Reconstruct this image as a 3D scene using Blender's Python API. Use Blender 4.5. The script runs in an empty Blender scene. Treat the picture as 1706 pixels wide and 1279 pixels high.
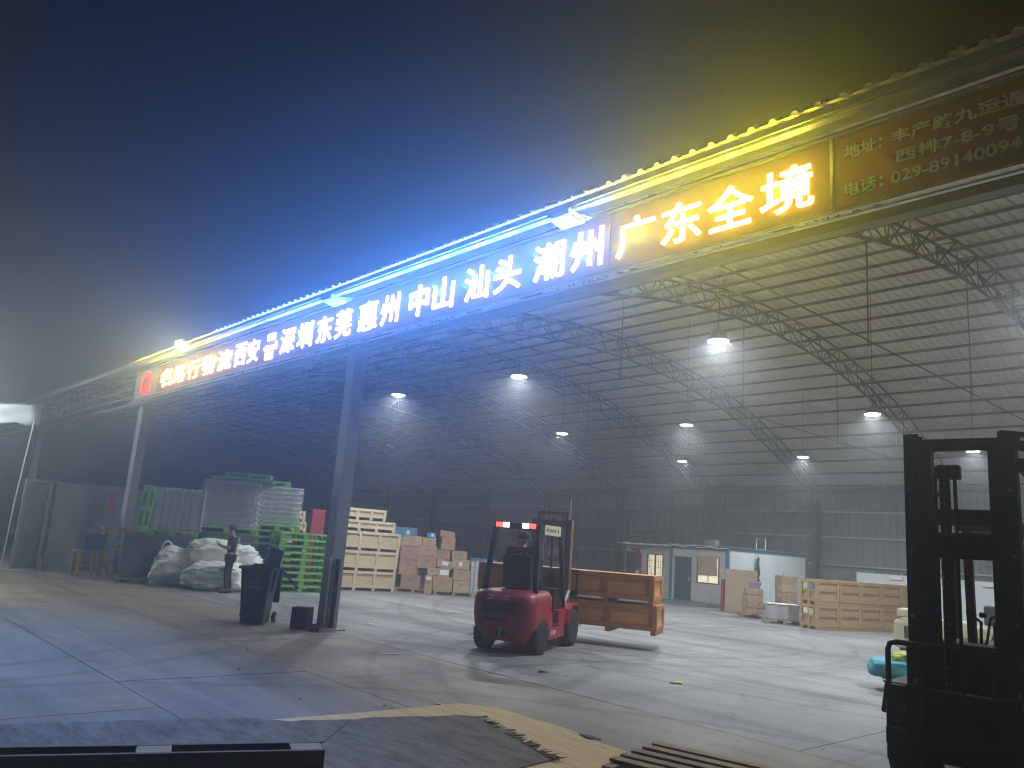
import bpy, bmesh, math, random
from mathutils import Vector, Matrix, noise
random.seed(7)
S = bpy.context.scene
COL = S.collection
R = math.radians

# ------------------------------------------------------------------ camera
TH, PI_, RO = R(41.70084), R(11.61411), R(4.26126)
F0 = Vector((-math.cos(TH), math.sin(TH), 0)); R0 = Vector((math.sin(TH), math.cos(TH), 0)); ZZ = Vector((0, 0, 1))
cf = F0*math.cos(PI_) + ZZ*math.sin(PI_); cu = ZZ*math.cos(PI_) - F0*math.sin(PI_)
cr = R0*math.cos(RO) + cu*math.sin(RO); cu2 = cu*math.cos(RO) - R0*math.sin(RO)
cam_d = bpy.data.cameras.new('camera'); cam = bpy.data.objects.new('camera', cam_d); COL.objects.link(cam)
m3 = Matrix((cr, cu2, -cf)).transposed()
cam.matrix_world = Matrix.Translation((0, 0, 1.7)) @ m3.to_4x4()
cam_d.sensor_fit = 'HORIZONTAL'; cam_d.sensor_width = 36; cam_d.lens = 36*1313.16/1706
cam_d.clip_start = .05; cam_d.clip_end = 1000
S.camera = cam

# ------------------------------------------------------------------ night sky and exposure
w = bpy.data.worlds.new("World"); S.world = w; w.use_nodes = True
nt = w.node_tree
sky = nt.nodes.new('ShaderNodeTexSky'); sky.sky_type = 'NISHITA'; sky.sun_disc = False
sky.sun_elevation = R(-5.0); sky.sun_rotation = R(200); sky.air_density = 1.5; sky.dust_density = 2.0
nt.nodes['Background'].inputs['Strength'].default_value = 0.1
nt.links.new(sky.outputs['Color'], nt.nodes['Background'].inputs['Color'])
S.view_settings.view_transform = 'Standard'; S.view_settings.look = 'None'
S.view_settings.exposure = 0; S.view_settings.gamma = 1; S.view_settings.use_curve_mapping = False
S.render.engine = 'CYCLES'
cy = S.cycles
cy.use_denoising = True; cy.filter_width = 1.15
cy.max_bounces = 6; cy.diffuse_bounces = 3; cy.glossy_bounces = 2; cy.transmission_bounces = 3; cy.transparent_max_bounces = 12
cy.volume_bounces = 1
cy.sample_clamp_indirect = 6.0
cy.caustics_reflective = False; cy.caustics_refractive = False

LAMP_W = 270.0          # watts of each high-bay lamp
BLUE = (0.075, 0.29, 1.0); YEL = (1.0, 0.86, 0.03); RED = (1.0, .02, .03)
E_BLUE, E_YEL = 9.0, 11.0
W_BLUE, W_YEL = 680.0, 145.0     # light given off by one glowing letter
HAZE = 0.010

# ------------------------------------------------------------------ materials
def mat(name, col, rough=.6, metal=0., var=.18, scale=5., bump=0., bscale=40., emit=None, estr=0., spec=.4, stretch=None, alpha=None, coords='Object'):
    m = bpy.data.materials.new(name); m.use_nodes = True
    t = m.node_tree; b = t.nodes['Principled BSDF']
    b.inputs['Roughness'].default_value = rough; b.inputs['Metallic'].default_value = metal
    b.inputs['Specular IOR Level'].default_value = spec
    if var > 0:
        tc = t.nodes.new('ShaderNodeTexCoord'); mp = t.nodes.new('ShaderNodeMapping')
        if stretch: mp.inputs['Scale'].default_value = stretch
        t.links.new(tc.outputs[coords], mp.inputs['Vector'])
        n = t.nodes.new('ShaderNodeTexNoise'); n.inputs['Scale'].default_value = scale; n.inputs['Detail'].default_value = 6; n.inputs['Roughness'].default_value = .65
        t.links.new(mp.outputs[0], n.inputs['Vector'])
        r = t.nodes.new('ShaderNodeValToRGB')
        r.color_ramp.elements[0].position = .3; r.color_ramp.elements[1].position = .7
        r.color_ramp.elements[0].color = (*[c*(1-var) for c in col], 1); r.color_ramp.elements[1].color = (*[min(1, c*(1+var)) for c in col], 1)
        t.links.new(n.outputs['Fac'], r.inputs['Fac'])
        oi = t.nodes.new('ShaderNodeObjectInfo'); hv = t.nodes.new('ShaderNodeHueSaturation')
        mr = t.nodes.new('ShaderNodeMapRange'); mr.inputs['To Min'].default_value = 1-var*.5; mr.inputs['To Max'].default_value = 1+var*.5
        t.links.new(oi.outputs['Random'], mr.inputs['Value']); t.links.new(mr.outputs[0], hv.inputs['Value'])
        t.links.new(r.outputs['Color'], hv.inputs['Color']); t.links.new(hv.outputs['Color'], b.inputs['Base Color'])
        if bump > 0:
            n2 = t.nodes.new('ShaderNodeTexNoise'); n2.inputs['Scale'].default_value = bscale; n2.inputs['Detail'].default_value = 4
            t.links.new(mp.outputs[0], n2.inputs['Vector'])
            bp = t.nodes.new('ShaderNodeBump'); bp.inputs['Strength'].default_value = bump; bp.inputs['Distance'].default_value = .02
            t.links.new(n2.outputs['Fac'], bp.inputs['Height']); t.links.new(bp.outputs['Normal'], b.inputs['Normal'])
    else:
        b.inputs['Base Color'].default_value = (*col, 1)
    if emit:
        b.inputs['Emission Color'].default_value = (*emit, 1); b.inputs['Emission Strength'].default_value = estr
    if alpha is not None:
        b.inputs['Alpha'].default_value = alpha
    return m

def concrete_mat(name, base):
    m = bpy.data.materials.new(name); m.use_nodes = True
    t = m.node_tree; b = t.nodes['Principled BSDF']; L = t.links.new
    geo = t.nodes.new('ShaderNodeNewGeometry')
    def nz(scale, detail, rough=.6, stretch=None, dist=0):
        n = t.nodes.new('ShaderNodeTexNoise'); n.inputs['Scale'].default_value = scale; n.inputs['Detail'].default_value = detail; n.inputs['Roughness'].default_value = rough; n.inputs['Distortion'].default_value = dist
        if stretch:
            mp = t.nodes.new('ShaderNodeMapping'); mp.inputs['Scale'].default_value = stretch; mp.inputs['Rotation'].default_value = (0, 0, R(28)); L(geo.outputs['Position'], mp.inputs['Vector']); L(mp.outputs[0], n.inputs['Vector'])
        else: L(geo.outputs['Position'], n.inputs['Vector'])
        return n
    def ramp(src, p0, c0, p1, c1):
        r = t.nodes.new('ShaderNodeValToRGB'); r.color_ramp.elements[0].position = p0; r.color_ramp.elements[1].position = p1
        r.color_ramp.elements[0].color = (*c0, 1); r.color_ramp.elements[1].color = (*c1, 1); L(src, r.inputs['Fac']); return r
    def mul(a, c):
        x = t.nodes.new('ShaderNodeMix'); x.data_type = 'RGBA'; x.blend_type = 'MULTIPLY'; x.inputs['Factor'].default_value = 1
        L(a, x.inputs[6]); L(c, x.inputs[7]); return x.outputs[2]
    a = ramp(nz(.35, 8).outputs['Fac'], .32, [c*.78 for c in base], .68, [c*1.15 for c in base]).outputs['Color']
    a = mul(a, ramp(nz(3.2, 9, .75).outputs['Fac'], .28, (.74, .74, .74), .62, (1.05, 1.05, 1.05)).outputs['Color'])
    a = mul(a, ramp(nz(45, 4, .7).outputs['Fac'], .3, (.8, .8, .8), .65, (1.06, 1.06, 1.06)).outputs['Color'])
    a = mul(a, ramp(nz(.9, 5, .6, (.12, 1.6, 1), .8).outputs['Fac'], .36, (.62, .62, .63), .54, (1, 1, 1)).outputs['Color'])
    a = mul(a, ramp(nz(.55, 7, .7, (1.5, .10, 1), 1.1).outputs['Fac'], .35, (.66, .66, .67), .47, (1, 1, 1)).outputs['Color'])
    a = mul(a, ramp(nz(1.1, 9, .8, None, .6).outputs['Fac'], .30, (.42, .41, .40), .40, (1, 1, 1)).outputs['Color'])
    # old tyre marks: pairs of faint dark arcs
    sep = t.nodes.new('ShaderNodeSeparateXYZ'); L(geo.outputs['Position'], sep.inputs[0])
    def math_(op, p, q=None):
        n = t.nodes.new('ShaderNodeMath'); n.operation = op
        for i_, v in ((0, p), (1, q)):
            if v is None: continue
            if isinstance(v, (int, float)): n.inputs[i_].default_value = v
            else: L(v, n.inputs[i_])
        return n.outputs[0]
    wob = nz(.6, 3).outputs['Fac']; brk = nz(2.5, 6, .7).outputs['Fac']
    for cx, cy_, rad in ((-14.5, 14.5, 6.3), (-14.5, 14.5, 7.25), (-4.0, 14.0, 8.6), (-4.0, 14.0, 9.5), (-20, -2, 10.3), (-20, -2, 11.2), (-9, 24, 13.6), (-9, 24, 14.5), (-2, 1, 7.4)):
        dx = math_('SUBTRACT', sep.outputs[0], cx); dy = math_('SUBTRACT', sep.outputs[1], cy_)
        d = math_('SQRT', math_('ADD', math_('MULTIPLY', dx, dx), math_('MULTIPLY', dy, dy)))
        d = math_('ABSOLUTE', math_('SUBTRACT', d, math_('ADD', rad-.25, math_('MULTIPLY', wob, .5))))
        msk = math_('ADD', d, math_('MULTIPLY', brk, .16))
        a = mul(a, ramp(msk, .10, (.72, .72, .72), .19, (1, 1, 1)).outputs['Color'])
    # hairline cracks
    vo = t.nodes.new('ShaderNodeTexVoronoi'); vo.feature = 'DISTANCE_TO_EDGE'; vo.inputs['Scale'].default_value = .33
    nd = nz(1.4, 5); vm = t.nodes.new('ShaderNodeMix'); vm.data_type = 'RGBA'; vm.blend_type = 'ADD'; vm.inputs['Factor'].default_value = .9
    L(geo.outputs['Position'], vm.inputs[6]); L(nd.outputs['Color'], vm.inputs[7]); L(vm.outputs[2], vo.inputs['Vector'])
    a = mul(a, ramp(vo.outputs['Distance'], .001, (.5, .5, .5), .0032, (1, 1, 1)).outputs['Color'])
    L(a, b.inputs['Base Color'])
    rr = ramp(nz(.8, 6).outputs['Fac'], .3, (.42,)*3, .7, (.72,)*3); L(rr.outputs['Color'], b.inputs['Roughness'])
    bp = t.nodes.new('ShaderNodeBump'); bp.inputs['Strength'].default_value = .25; bp.inputs['Distance'].default_value = .01
    L(nz(60, 4).outputs['Fac'], bp.inputs['Height']); L(bp.outputs['Normal'], b.inputs['Normal'])
    return m

def film_mat():
    m = bpy.data.materials.new('stretch_film'); m.use_nodes = True; t = m.node_tree; t.nodes.clear(); L = t.links.new
    o = t.nodes.new('ShaderNodeOutputMaterial'); tr = t.nodes.new('ShaderNodeBsdfTransparent'); gl = t.nodes.new('ShaderNodeBsdfGlossy'); df = t.nodes.new('ShaderNodeBsdfDiffuse')
    gl.inputs['Roughness'].default_value = .22; df.inputs['Color'].default_value = (.75, .78, .8, 1)
    tc = t.nodes.new('ShaderNodeTexCoord'); mp = t.nodes.new('ShaderNodeMapping'); mp.inputs['Scale'].default_value = (1, 1, 3.2); mp.inputs['Rotation'].default_value = (.35, .2, 0)
    n = t.nodes.new('ShaderNodeTexNoise'); n.inputs['Scale'].default_value = 6; n.inputs['Detail'].default_value = 6; n.inputs['Distortion'].default_value = 1.2
    L(tc.outputs['Object'], mp.inputs['Vector']); L(mp.outputs[0], n.inputs['Vector'])
    bp = t.nodes.new('ShaderNodeBump'); bp.inputs['Strength'].default_value = .9; bp.inputs['Distance'].default_value = .05
    L(n.outputs['Fac'], bp.inputs['Height']); L(bp.outputs['Normal'], gl.inputs['Normal'])
    a = t.nodes.new('ShaderNodeMixShader'); a.inputs['Fac'].default_value = .45; L(df.outputs[0], a.inputs[1]); L(gl.outputs[0], a.inputs[2])
    r = t.nodes.new('ShaderNodeValToRGB'); r.color_ramp.elements[0].position = .5; r.color_ramp.elements[1].position = .72
    r.color_ramp.elements[0].color = (.12,)*3+(1,); r.color_ramp.elements[1].color = (.55,)*3+(1,); L(n.outputs['Fac'], r.inputs['Fac'])
    b = t.nodes.new('ShaderNodeMixShader'); L(r.outputs['Color'], b.inputs['Fac']); L(tr.outputs[0], b.inputs[1]); L(a.outputs[0], b.inputs[2]); L(b.outputs[0], o.inputs['Surface'])
    return m

def wood_mat(name, col, var=.25):
    return mat(name, col, rough=.7, var=var, scale=3.5, bump=.25, bscale=9, stretch=(.6, 6, 9), spec=.25)

M = {}
M['concrete'] = concrete_mat('concrete', (.275, .282, .288))
M['yard'] = concrete_mat('yard_concrete', (.285, .25, .20))
M['sub'] = mat('dark_soil', (.06, .06, .06), .9)
M['roof'] = mat('roof_sheet', (.66, .62, .54), .5, .0, .12, .8, spec=.3)
M['wallc'] = mat('wall_sheet', (.24, .28, .27), .5, 0, .14, .7, spec=.35)
M['purlin'] = mat('purlin_steel', (.17, .175, .17), .5, .3, .2, 2)
M['truss'] = mat('truss_paint', (.11, .125, .125), .5, .2, .2, 2)
M['column'] = mat('column_paint', (.27, .29, .30), .5, .1, .18, 1.2, bump=.1, bscale=8)
M['girt'] = mat('galvanised', (.62, .65, .66), .4, .4, .12, 2)
M['eave'] = mat('eave_metal', (.30, .31, .33), .38, .3, .15, 2)
M['signred'] = mat('sign_panel', (.34, .060, .018), .42, 0, .12, 1.1, spec=.4)
M['signtrim'] = mat('sign_trim', (.70, .62, .45), .3, .6, .1, 3)
M['gold'] = mat('gold_lettering', (.80, .68, .46), .5, .0, .08, 4)
M['lblue'] = mat('letter_white_led', (.9, .9, .9), .4, emit=(.50, .52, 1.0), estr=E_BLUE, var=0)
M['lyel'] = mat('letter_yellow_led', (.9, .85, .6), .4, emit=(1.0, .82, .12), estr=E_YEL, var=0)
M['lred'] = mat('logo_red_led', (.8, .05, .05), .4, emit=RED, estr=2.2, var=0)
M['logobg'] = mat('logo_panel', (.42, .30, .28), .4, var=.1)
M['lens'] = mat('lamp_lens_lit', (.9, .9, .9), .4, emit=(.86, .94, 1), estr=30, var=0)
M['lensoff'] = mat('lamp_lens_off', (.55, .58, .6), .3, var=.05)
M['alu'] = mat('cast_aluminium', (.42, .43, .45), .45, .6, .1, 6)
M['steel'] = mat('grey_steel', (.28, .29, .30), .45, .5, .15, 4)
M['black'] = mat('black_paint', (.024, .024, .025), .48, .1, .45, 6, bump=.08, bscale=12, spec=.35)
M['rubber'] = mat('tyre_rubber', (.025, .025, .026), .85, 0, .25, 9, bump=.3)
M['red'] = mat('red_paint', (.36, .024, .036), .42, 0, .30, 5, bump=.10, bscale=7, spec=.45)
M['redd'] = mat('dark_red_paint', (.17, .018, .02), .45, 0, .2, 3)
M['rim'] = mat('wheel_rim', (.30, .28, .27), .5, .3, .2, 5)
M['mastor'] = mat('mast_primer', (.19, .10, .065), .5, .2, .2, 4)
M['tail'] = mat('tail_lamp_red', (.5, .01, .01), .3, emit=(1, .03, .02), estr=9, var=0)
M['rev'] = mat('reversing_lamp', (.9, .9, .9), .3, emit=(1, .95, .86), estr=9, var=0)
M['wood'] = wood_mat('pale_plywood', (.50, .40, .25), .14)
M['woodb'] = wood_mat('pale_batten', (.55, .45, .30), .16)
M['woodo'] = wood_mat('orange_plywood', (.70, .33, .13), .16)
M['woodob'] = wood_mat('orange_batten', (.46, .22, .095), .18)
M['woodbox'] = wood_mat('tan_plywood', (.46, .31, .16), .16)
M['woodboxb'] = wood_mat('tan_batten', (.42, .28, .14), .18)
M['palw'] = wood_mat('pallet_wood', (.33, .26, .17), .3)
M['pald'] = wood_mat('shaded_pallet_wood', (.14, .115, .09), .4)  # darker pallet wood: the skid's unlit side is put into its colour
M['darkgap'] = mat('shadow_board', (.05, .035, .025), .8)
M['ply'] = wood_mat('yellow_plywood', (.80, .61, .32), .24)
M['plyg'] = mat('weathered_veneer', (.19, .178, .158), .8, 0, .45, 1.7, bump=.5, bscale=5, stretch=(1.5, 4, 1), spec=.2)
M['card'] = mat('brown_cardboard', (.36, .25, .16), .8, 0, .13, 3, spec=.2)
M['card2'] = mat('tan_cardboard', (.40, .30, .20), .8, 0, .13, 3, spec=.2)
M['card3'] = mat('pinkish_cardboard', (.34, .22, .17), .8, 0, .16, 3, spec=.2)
M['tape'] = mat('parcel_tape', (.50, .40, .27), .35, 0, .1, 5)
M['paper'] = mat('white_paper', (.72, .72, .70), .7, 0, .06, 5)
M['paperg'] = mat('green_yellow_paper', (.55, .58, .22), .7, 0, .15, 9)
M['paperb'] = mat('blue_print', (.10, .25, .45), .6, 0, .1, 9)
M['green'] = mat('green_plastic', (.17, .43, .09), .5, 0, .16, 4)
M['greend'] = mat('dull_green_plastic', (.15, .36, .14), .5, 0, .18, 4)
M['greyp'] = mat('grey_plastic', (.35, .34, .355), .5, 0, .14, 3)
M['greyp2'] = mat('pale_grey_plastic', (.42, .44, .44), .45, 0, .14, 3)
M['greyd'] = mat('slate_plastic', (.12, .145, .155), .55, 0, .16, 3)
M['bag'] = mat('woven_bag', (.72, .73, .69), .6, 0, .12, 4, bump=.8, bscale=9, stretch=(1, 1, 2.6))
M['film'] = film_mat()
M['binb'] = mat('bin_plastic', (.012, .052, .034), .45, 0, .15, 4)
M['blue'] = mat('blue_foam_board', (.075, .115, .26), .6, 0, .12, 4)
M['blue2'] = mat('blue_plastic', (.03, .055, .17), .5, 0, .12, 4)
M['brown'] = mat('dark_brown_board', (.035, .026, .024), .75, 0, .25, 6)
M['skin'] = mat('skin', (.36, .22, .16), .55, 0, .06, 8)
M['hair'] = mat('black_hair', (.012, .011, .011), .6, 0, .2, 20)
M['shirt'] = mat('dark_shirt', (.035, .03, .028), .8, 0, .25, 9)
M['shirty'] = mat('yellow_pattern_cloth', (.42, .36, .05), .8, 0, .35, 14)
M['trous'] = mat('navy_trousers', (.014, .016, .026), .8, 0, .2, 6)
M['shoe'] = mat('black_shoes', (.012, .012, .012), .5, 0, .2, 6)
M['navy'] = mat('navy_workwear', (.012, .015, .032), .8, 0, .2, 6)
M['cabin'] = mat('white_sandwich_panel', (.60, .66, .67), .45, 0, .06, 1.5)
M['cabinf'] = mat('dirty_white_panel', (.46, .47, .45), .55, 0, .2, 1.6)
M['bluef'] = mat('blue_frame', (.045, .14, .25), .45, 0, .14, 3)
M['door'] = mat('teal_door', (.012, .055, .065), .4, 0, .14, 3)
M['winlit'] = mat('lit_window', (.8, .75, .6), .4, emit=(1, .88, .58), estr=.75, var=0)
M['winfr'] = mat('dark_window_frame', (.06, .05, .045), .5)
M['redpl'] = mat('red_sheet', (.32, .03, .04), .55, 0, .2, 3)
M['orange'] = mat('orange_red_banner', (.62, .075, .035), .6, 0, .12, 4)
M['stone'] = mat('grey_partition', (.22, .24, .25), .6, 0, .2, 1.0, bump=.1)
M['yellow'] = mat('yellow_varnished_wood', (.42, .27, .07), .5, 0, .22, 5)
M['ybottle'] = mat('yellow_bottle', (.5, .42, .05), .4, 0, .1, 5)
M['teal'] = mat('teal_sack', (.06, .30, .38), .55, 0, .16, 6, bump=.3, bscale=10)
M['ygreen'] = mat('yellow_green_cloth', (.33, .38, .06), .6, 0, .25, 8, bump=.3, bscale=10)
M['cream'] = mat('cream_paint', (.56, .53, .33), .5, 0, .15, 3)
M['whitep'] = mat('white_paint', (.72, .74, .74), .5, 0, .08, 3)
M['canopy'] = mat('canopy_fabric', (.72, .76, .72), .6, 0, .12, 2)
M['wrap'] = mat('wrapped_goods', (.42, .44, .44), .4, 0, .25, 5, bump=.4, bscale=8)
M['wire'] = mat('zinc_wire', (.6, .62, .62), .4, .5, .1, 3)
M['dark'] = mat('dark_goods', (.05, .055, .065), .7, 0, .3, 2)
M['bluet'] = mat('blue_goods', (.06, .17, .30), .5, 0, .2, 4)
M['lav'] = mat('lavender_carton', (.20, .17, .32), .6, 0, .15, 4)
M['pink'] = mat('pink_marking', (.36, .20, .26), .6, 0, .1, 4)
M['flood'] = mat('floodlight_lens', (.9, .9, .9), .3, emit=(.80, .95, .85), estr=60, var=0)
M['plant'] = mat('garland_green', (.035, .055, .035), .7, 0, .4, 12)

# ------------------------------------------------------------------ mesh helpers
class MB:
    def __init__(s): s.v = []; s.f = []; s.smooth = False
    def add(s, vs, fs):
        o = len(s.v); s.v += [tuple(v) for v in vs]; s.f += [tuple(i+o for i in f) for f in fs]; return s
    def box(s, c, d, rot=None, taper=None, jig=0):
        hx, hy, hz = d[0]/2, d[1]/2, d[2]/2
        vs = []
        for z in (-hz, hz):
            k = taper if (taper and z > 0) else 1
            for x, y in ((-hx, -hy), (hx, -hy), (hx, hy), (-hx, hy)):
                v = Vector((x*k+random.uniform(-jig, jig), y*k+random.uniform(-jig, jig), z+random.uniform(-jig, jig)))
                if rot: v = rot @ v
                vs.append(v + Vector(c))
        return s.add(vs, [(3, 2, 1, 0), (4, 5, 6, 7), (0, 1, 5, 4), (1, 2, 6, 5), (2, 3, 7, 6), (3, 0, 4, 7)])
    def bar(s, a, b, w_, h_=None, up=(0, 0, 1)):
        a, b = Vector(a), Vector(b); h_ = h_ or w_
        d = (b-a); l = d.length; d.normalize(); u = Vector(up)
        if abs(d.dot(u)) > .98: u = Vector((1, 0, 0))
        x = d.cross(u).normalized(); u = x.cross(d)
        m = Matrix((x, d, u)).transposed()
        return s.box((a+b)/2, (w_, l, h_), rot=m)
    def tube(s, pts, r, n=8, closed=False):
        pts = [Vector(p) for p in pts]; k = len(pts); vs = []; fs = []
        rr = r if isinstance(r, (list, tuple)) else [r]*k
        pu = None
        for i, p in enumerate(pts):
            if closed: d = pts[(i+1) % k]-pts[i-1]
            else: d = pts[min(i+1, k-1)]-pts[max(i-1, 0)]
            d.normalize()
            u = pu if pu is not None else (Vector((0, 0, 1)) if abs(d.z) < .9 else Vector((1, 0, 0)))
            x = d.cross(u)
            if x.length < 1e-4: x = d.cross(Vector((0, 1, 0)))
            x.normalize(); u = x.cross(d); pu = u
            for j in range(n):
                a = 2*math.pi*j/n; vs.append(p+(x*math.cos(a)+u*math.sin(a))*rr[i])
        for i in range(k if closed else k-1):
            for j in range(n):
                a = i*n+j; b = i*n+(j+1) % n; i2 = (i+1) % k
                fs.append((a, b, i2*n+(j+1) % n, i2*n+j))
        if not closed:
            fs.append(tuple(range(n-1, -1, -1))); fs.append(tuple((k-1)*n+j for j in range(n)))
        return s.add(vs, fs)
    def lathe(s, prof, c=(0, 0, 0), n=20, rot=None):
        vs = []; fs = []
        for r, z in prof:
            for j in range(n):
                a = 2*math.pi*j/n; v = Vector((r*math.cos(a), r*math.sin(a), z))
                if rot: v = rot @ v
                vs.append(v+Vector(c))
        for i in range(len(prof)-1):
            for j in range(n):
                fs.append((i*n+j, i*n+(j+1) % n, (i+1)*n+(j+1) % n, (i+1)*n+j))
        fs.append(tuple(range(n-1, -1, -1))); fs.append(tuple((len(prof)-1)*n+j for j in range(n)))
        return s.add(vs, fs)
    def prism(s, poly, a, b, axis=1):
        # poly: 2D outline, extruded along axis between a and b
        k = len(poly); vs = []
        for t in (a, b):
            for p in poly:
                if axis == 0: vs.append((t, p[0], p[1]))
                elif axis == 1: vs.append((p[0], t, p[1]))
                else: vs.append((p[0], p[1], t))
        fs = [tuple(range(k)), tuple(range(2*k-1, k-1, -1))]
        for i in range(k): fs.append((i, i+k, (i+1) % k+k, (i+1) % k))
        return s.add(vs, fs)
    def mesh(s, name, m, bevel=0, smooth=False):
        me = bpy.data.meshes.new(name); me.from_pydata(s.v, [], s.f)
        bm = bmesh.new(); bm.from_mesh(me)
        bmesh.ops.recalc_face_normals(bm, faces=bm.faces)
        if bevel > 0:
            es = [e for e in bm.edges if len(e.link_faces) == 2 and e.calc_face_angle(0) > .6]
            bmesh.ops.bevel(bm, geom=es, offset=bevel, segments=2, profile=.6, affect='EDGES', clamp_overlap=True)
        bm.to_mesh(me); bm.free()
        if smooth:
            me.polygons.foreach_set('use_smooth', [True]*len(me.polygons))
            me.set_sharp_from_angle(angle=R(40))
        me.materials.append(m if not isinstance(m, str) else M[m])
        return me
    def build(s, name, m, parent=None, bevel=0, smooth=False):
        return link(name, s.mesh(name, m, bevel, smooth), parent)

def link(name, me, parent=None):
    o = bpy.data.objects.new(name, me); COL.objects.link(o)
    if parent: o.parent = parent
    return o
def tag(o, label, cat, group=None):
    o['label'] = label; o['category'] = cat
    if group: o['group'] = group
    return o
def thing(name, label, cat, loc=(0, 0, 0), rz=0, group=None):
    o = bpy.data.objects.new(name, None); COL.objects.link(o); o.empty_display_size = .2
    o.location = loc; o.rotation_euler = (0, 0, rz)
    return tag(o, label, cat, group)
def struct(o): o['kind'] = 'structure'; return o
def clone(root, loc, rz=0, label=None, group=None):
    r = root.copy(); COL.objects.link(r); r.location = loc; r.rotation_euler = (0, 0, rz)
    if label: r['label'] = label
    if group: r['group'] = group
    for ch in list(root.children):
        c = ch.copy(); COL.objects.link(c); c.parent = r
        for g in ch.children:
            d = g.copy(); COL.objects.link(d); d.parent = c
    return r
def rotz(a): return Matrix.Rotation(a, 3, 'Z')
def ang(dx, dy): return math.atan2(dy, dx)

# text glyphs turned into mesh, fitted into a box of the XZ plane, facing -Y
def glyph(txt, x0, x1, z0, z1, y, depth, m, name, parent, bold=.02, keep=False):
    c = bpy.data.curves.new('glyph', 'FONT'); c.body = txt; c.extrude = .5; c.offset = bold; c.resolution_u = 3
    o = bpy.data.objects.new('glyph', c); COL.objects.link(o)
    dg = bpy.context.evaluated_depsgraph_get(); dg.update()
    me = bpy.data.meshes.new_from_object(o.evaluated_get(dg)); bpy.data.objects.remove(o)
    xs = [v.co.x for v in me.vertices]; ys = [v.co.y for v in me.vertices]
    ax, bx, ay, by = min(xs), max(xs), min(ys), max(ys)
    sx = (x1-x0)/(bx-ax); sz = (z1-z0)/(by-ay)
    if keep: sx = sz = min(sx, sz)
    for v in me.vertices:
        X = x0+(v.co.x-ax)*sx; Z = z0+(v.co.y-ay)*sz; Y = y-v.co.z*depth
        v.co = (X, Y, Z)
    me.materials.clear(); me.materials.append(M[m]); me.name = name
    return link(name, me, parent)

# ------------------------------------------------------------------ ground
g = MB().add([(-160, -120, -.03), (120, -120, -.03), (120, 160, -.03), (-160, 160, -.03)], [(0, 1, 2, 3)]).build('ground', 'sub'); struct(g)
ys = [-9, -4.5, 0.2, 2.95, 5.16, 7.53, 12.2, 17, 21.8, 26.6, 31.4, 36.2]
for j in range(len(ys)-1):
    off = random.uniform(-2.5, 2.5); xs = [-64]
    while xs[-1] < 10: xs.append(xs[-1]+(6.0 if j > 1 else 7.2))
    for i in range(len(xs)-1):
        x0, x1 = xs[i]+off, xs[i+1]+off
        gp = .006
        b = MB().box(((x0+x1)/2, (ys[j]+ys[j+1])/2, -.013), (x1-x0-2*gp, ys[j+1]-ys[j]-2*gp, .026))
        o = b.build('concrete_slab', 'concrete' if ys[j] > 7 else 'yard', g); o.location.z = random.uniform(-.0015, .0015)

# ------------------------------------------------------------------ warehouse
YC, ZC, AR = 20.8, 8.65-30.0, 30.0
def arc(Y, rad): return math.sqrt(rad*rad-(Y-YC)**2)+ZC
wh = thing('warehouse', 'open-fronted warehouse with arched steel trusses and a corrugated metal roof', 'warehouse')
AX = [-6.14+5.92*k for k in range(-10, 4)]          # arch planes
def apt(a, rad): return (YC+rad*math.sin(a), ZC+rad*math.cos(a))
a0, a1 = -math.asin((20.8-6.62)/30.87), math.asin((36.15-20.8)/30.87)
# roof sheets, one bay each, trapezoid ribs
def roof_bay(x0, x1):
    mb = MB(); prof = []; p = .24; x = x0
    while x < x1-1e-6:
        prof += [(x, 0), (x+.15, 0), (x+.175, .035), (x+.215, .035)]; x += p
    prof.append((x1, 0)); n = 30; vs = []; fs = []
    for (px, h) in prof:
        for k in range(n+1):
            a = a0+(a1-a0)*k/n; y, z = apt(a, 30.87+h); vs.append((px, y, z))
    for i in range(len(prof)-1):
        for k in range(n):
            b = i*(n+1)+k; fs.append((b, b+1, b+n+2, b+n+1))
    return mb.add(vs, fs)
for i in range(len(AX)-1):
    x0, x1 = AX[i], AX[i+1]
    roof_bay(x0+.002, x1-.002).build('roof_sheet', 'roof', wh)
# purlins
k = 0; a = a0+.012
XL, XR = AX[0], AX[-1]
while a < a1:
    y, z = apt(a, 30.79)
    mb = MB(); rot = Matrix.Rotation(-a, 3, 'X')
    mb.box(((XL+XR)/2, y, z), (XR-XL, .05, .075), rot=rot); mb.build('purlin', 'purlin', wh)
    a += 1.0/30.8
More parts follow.
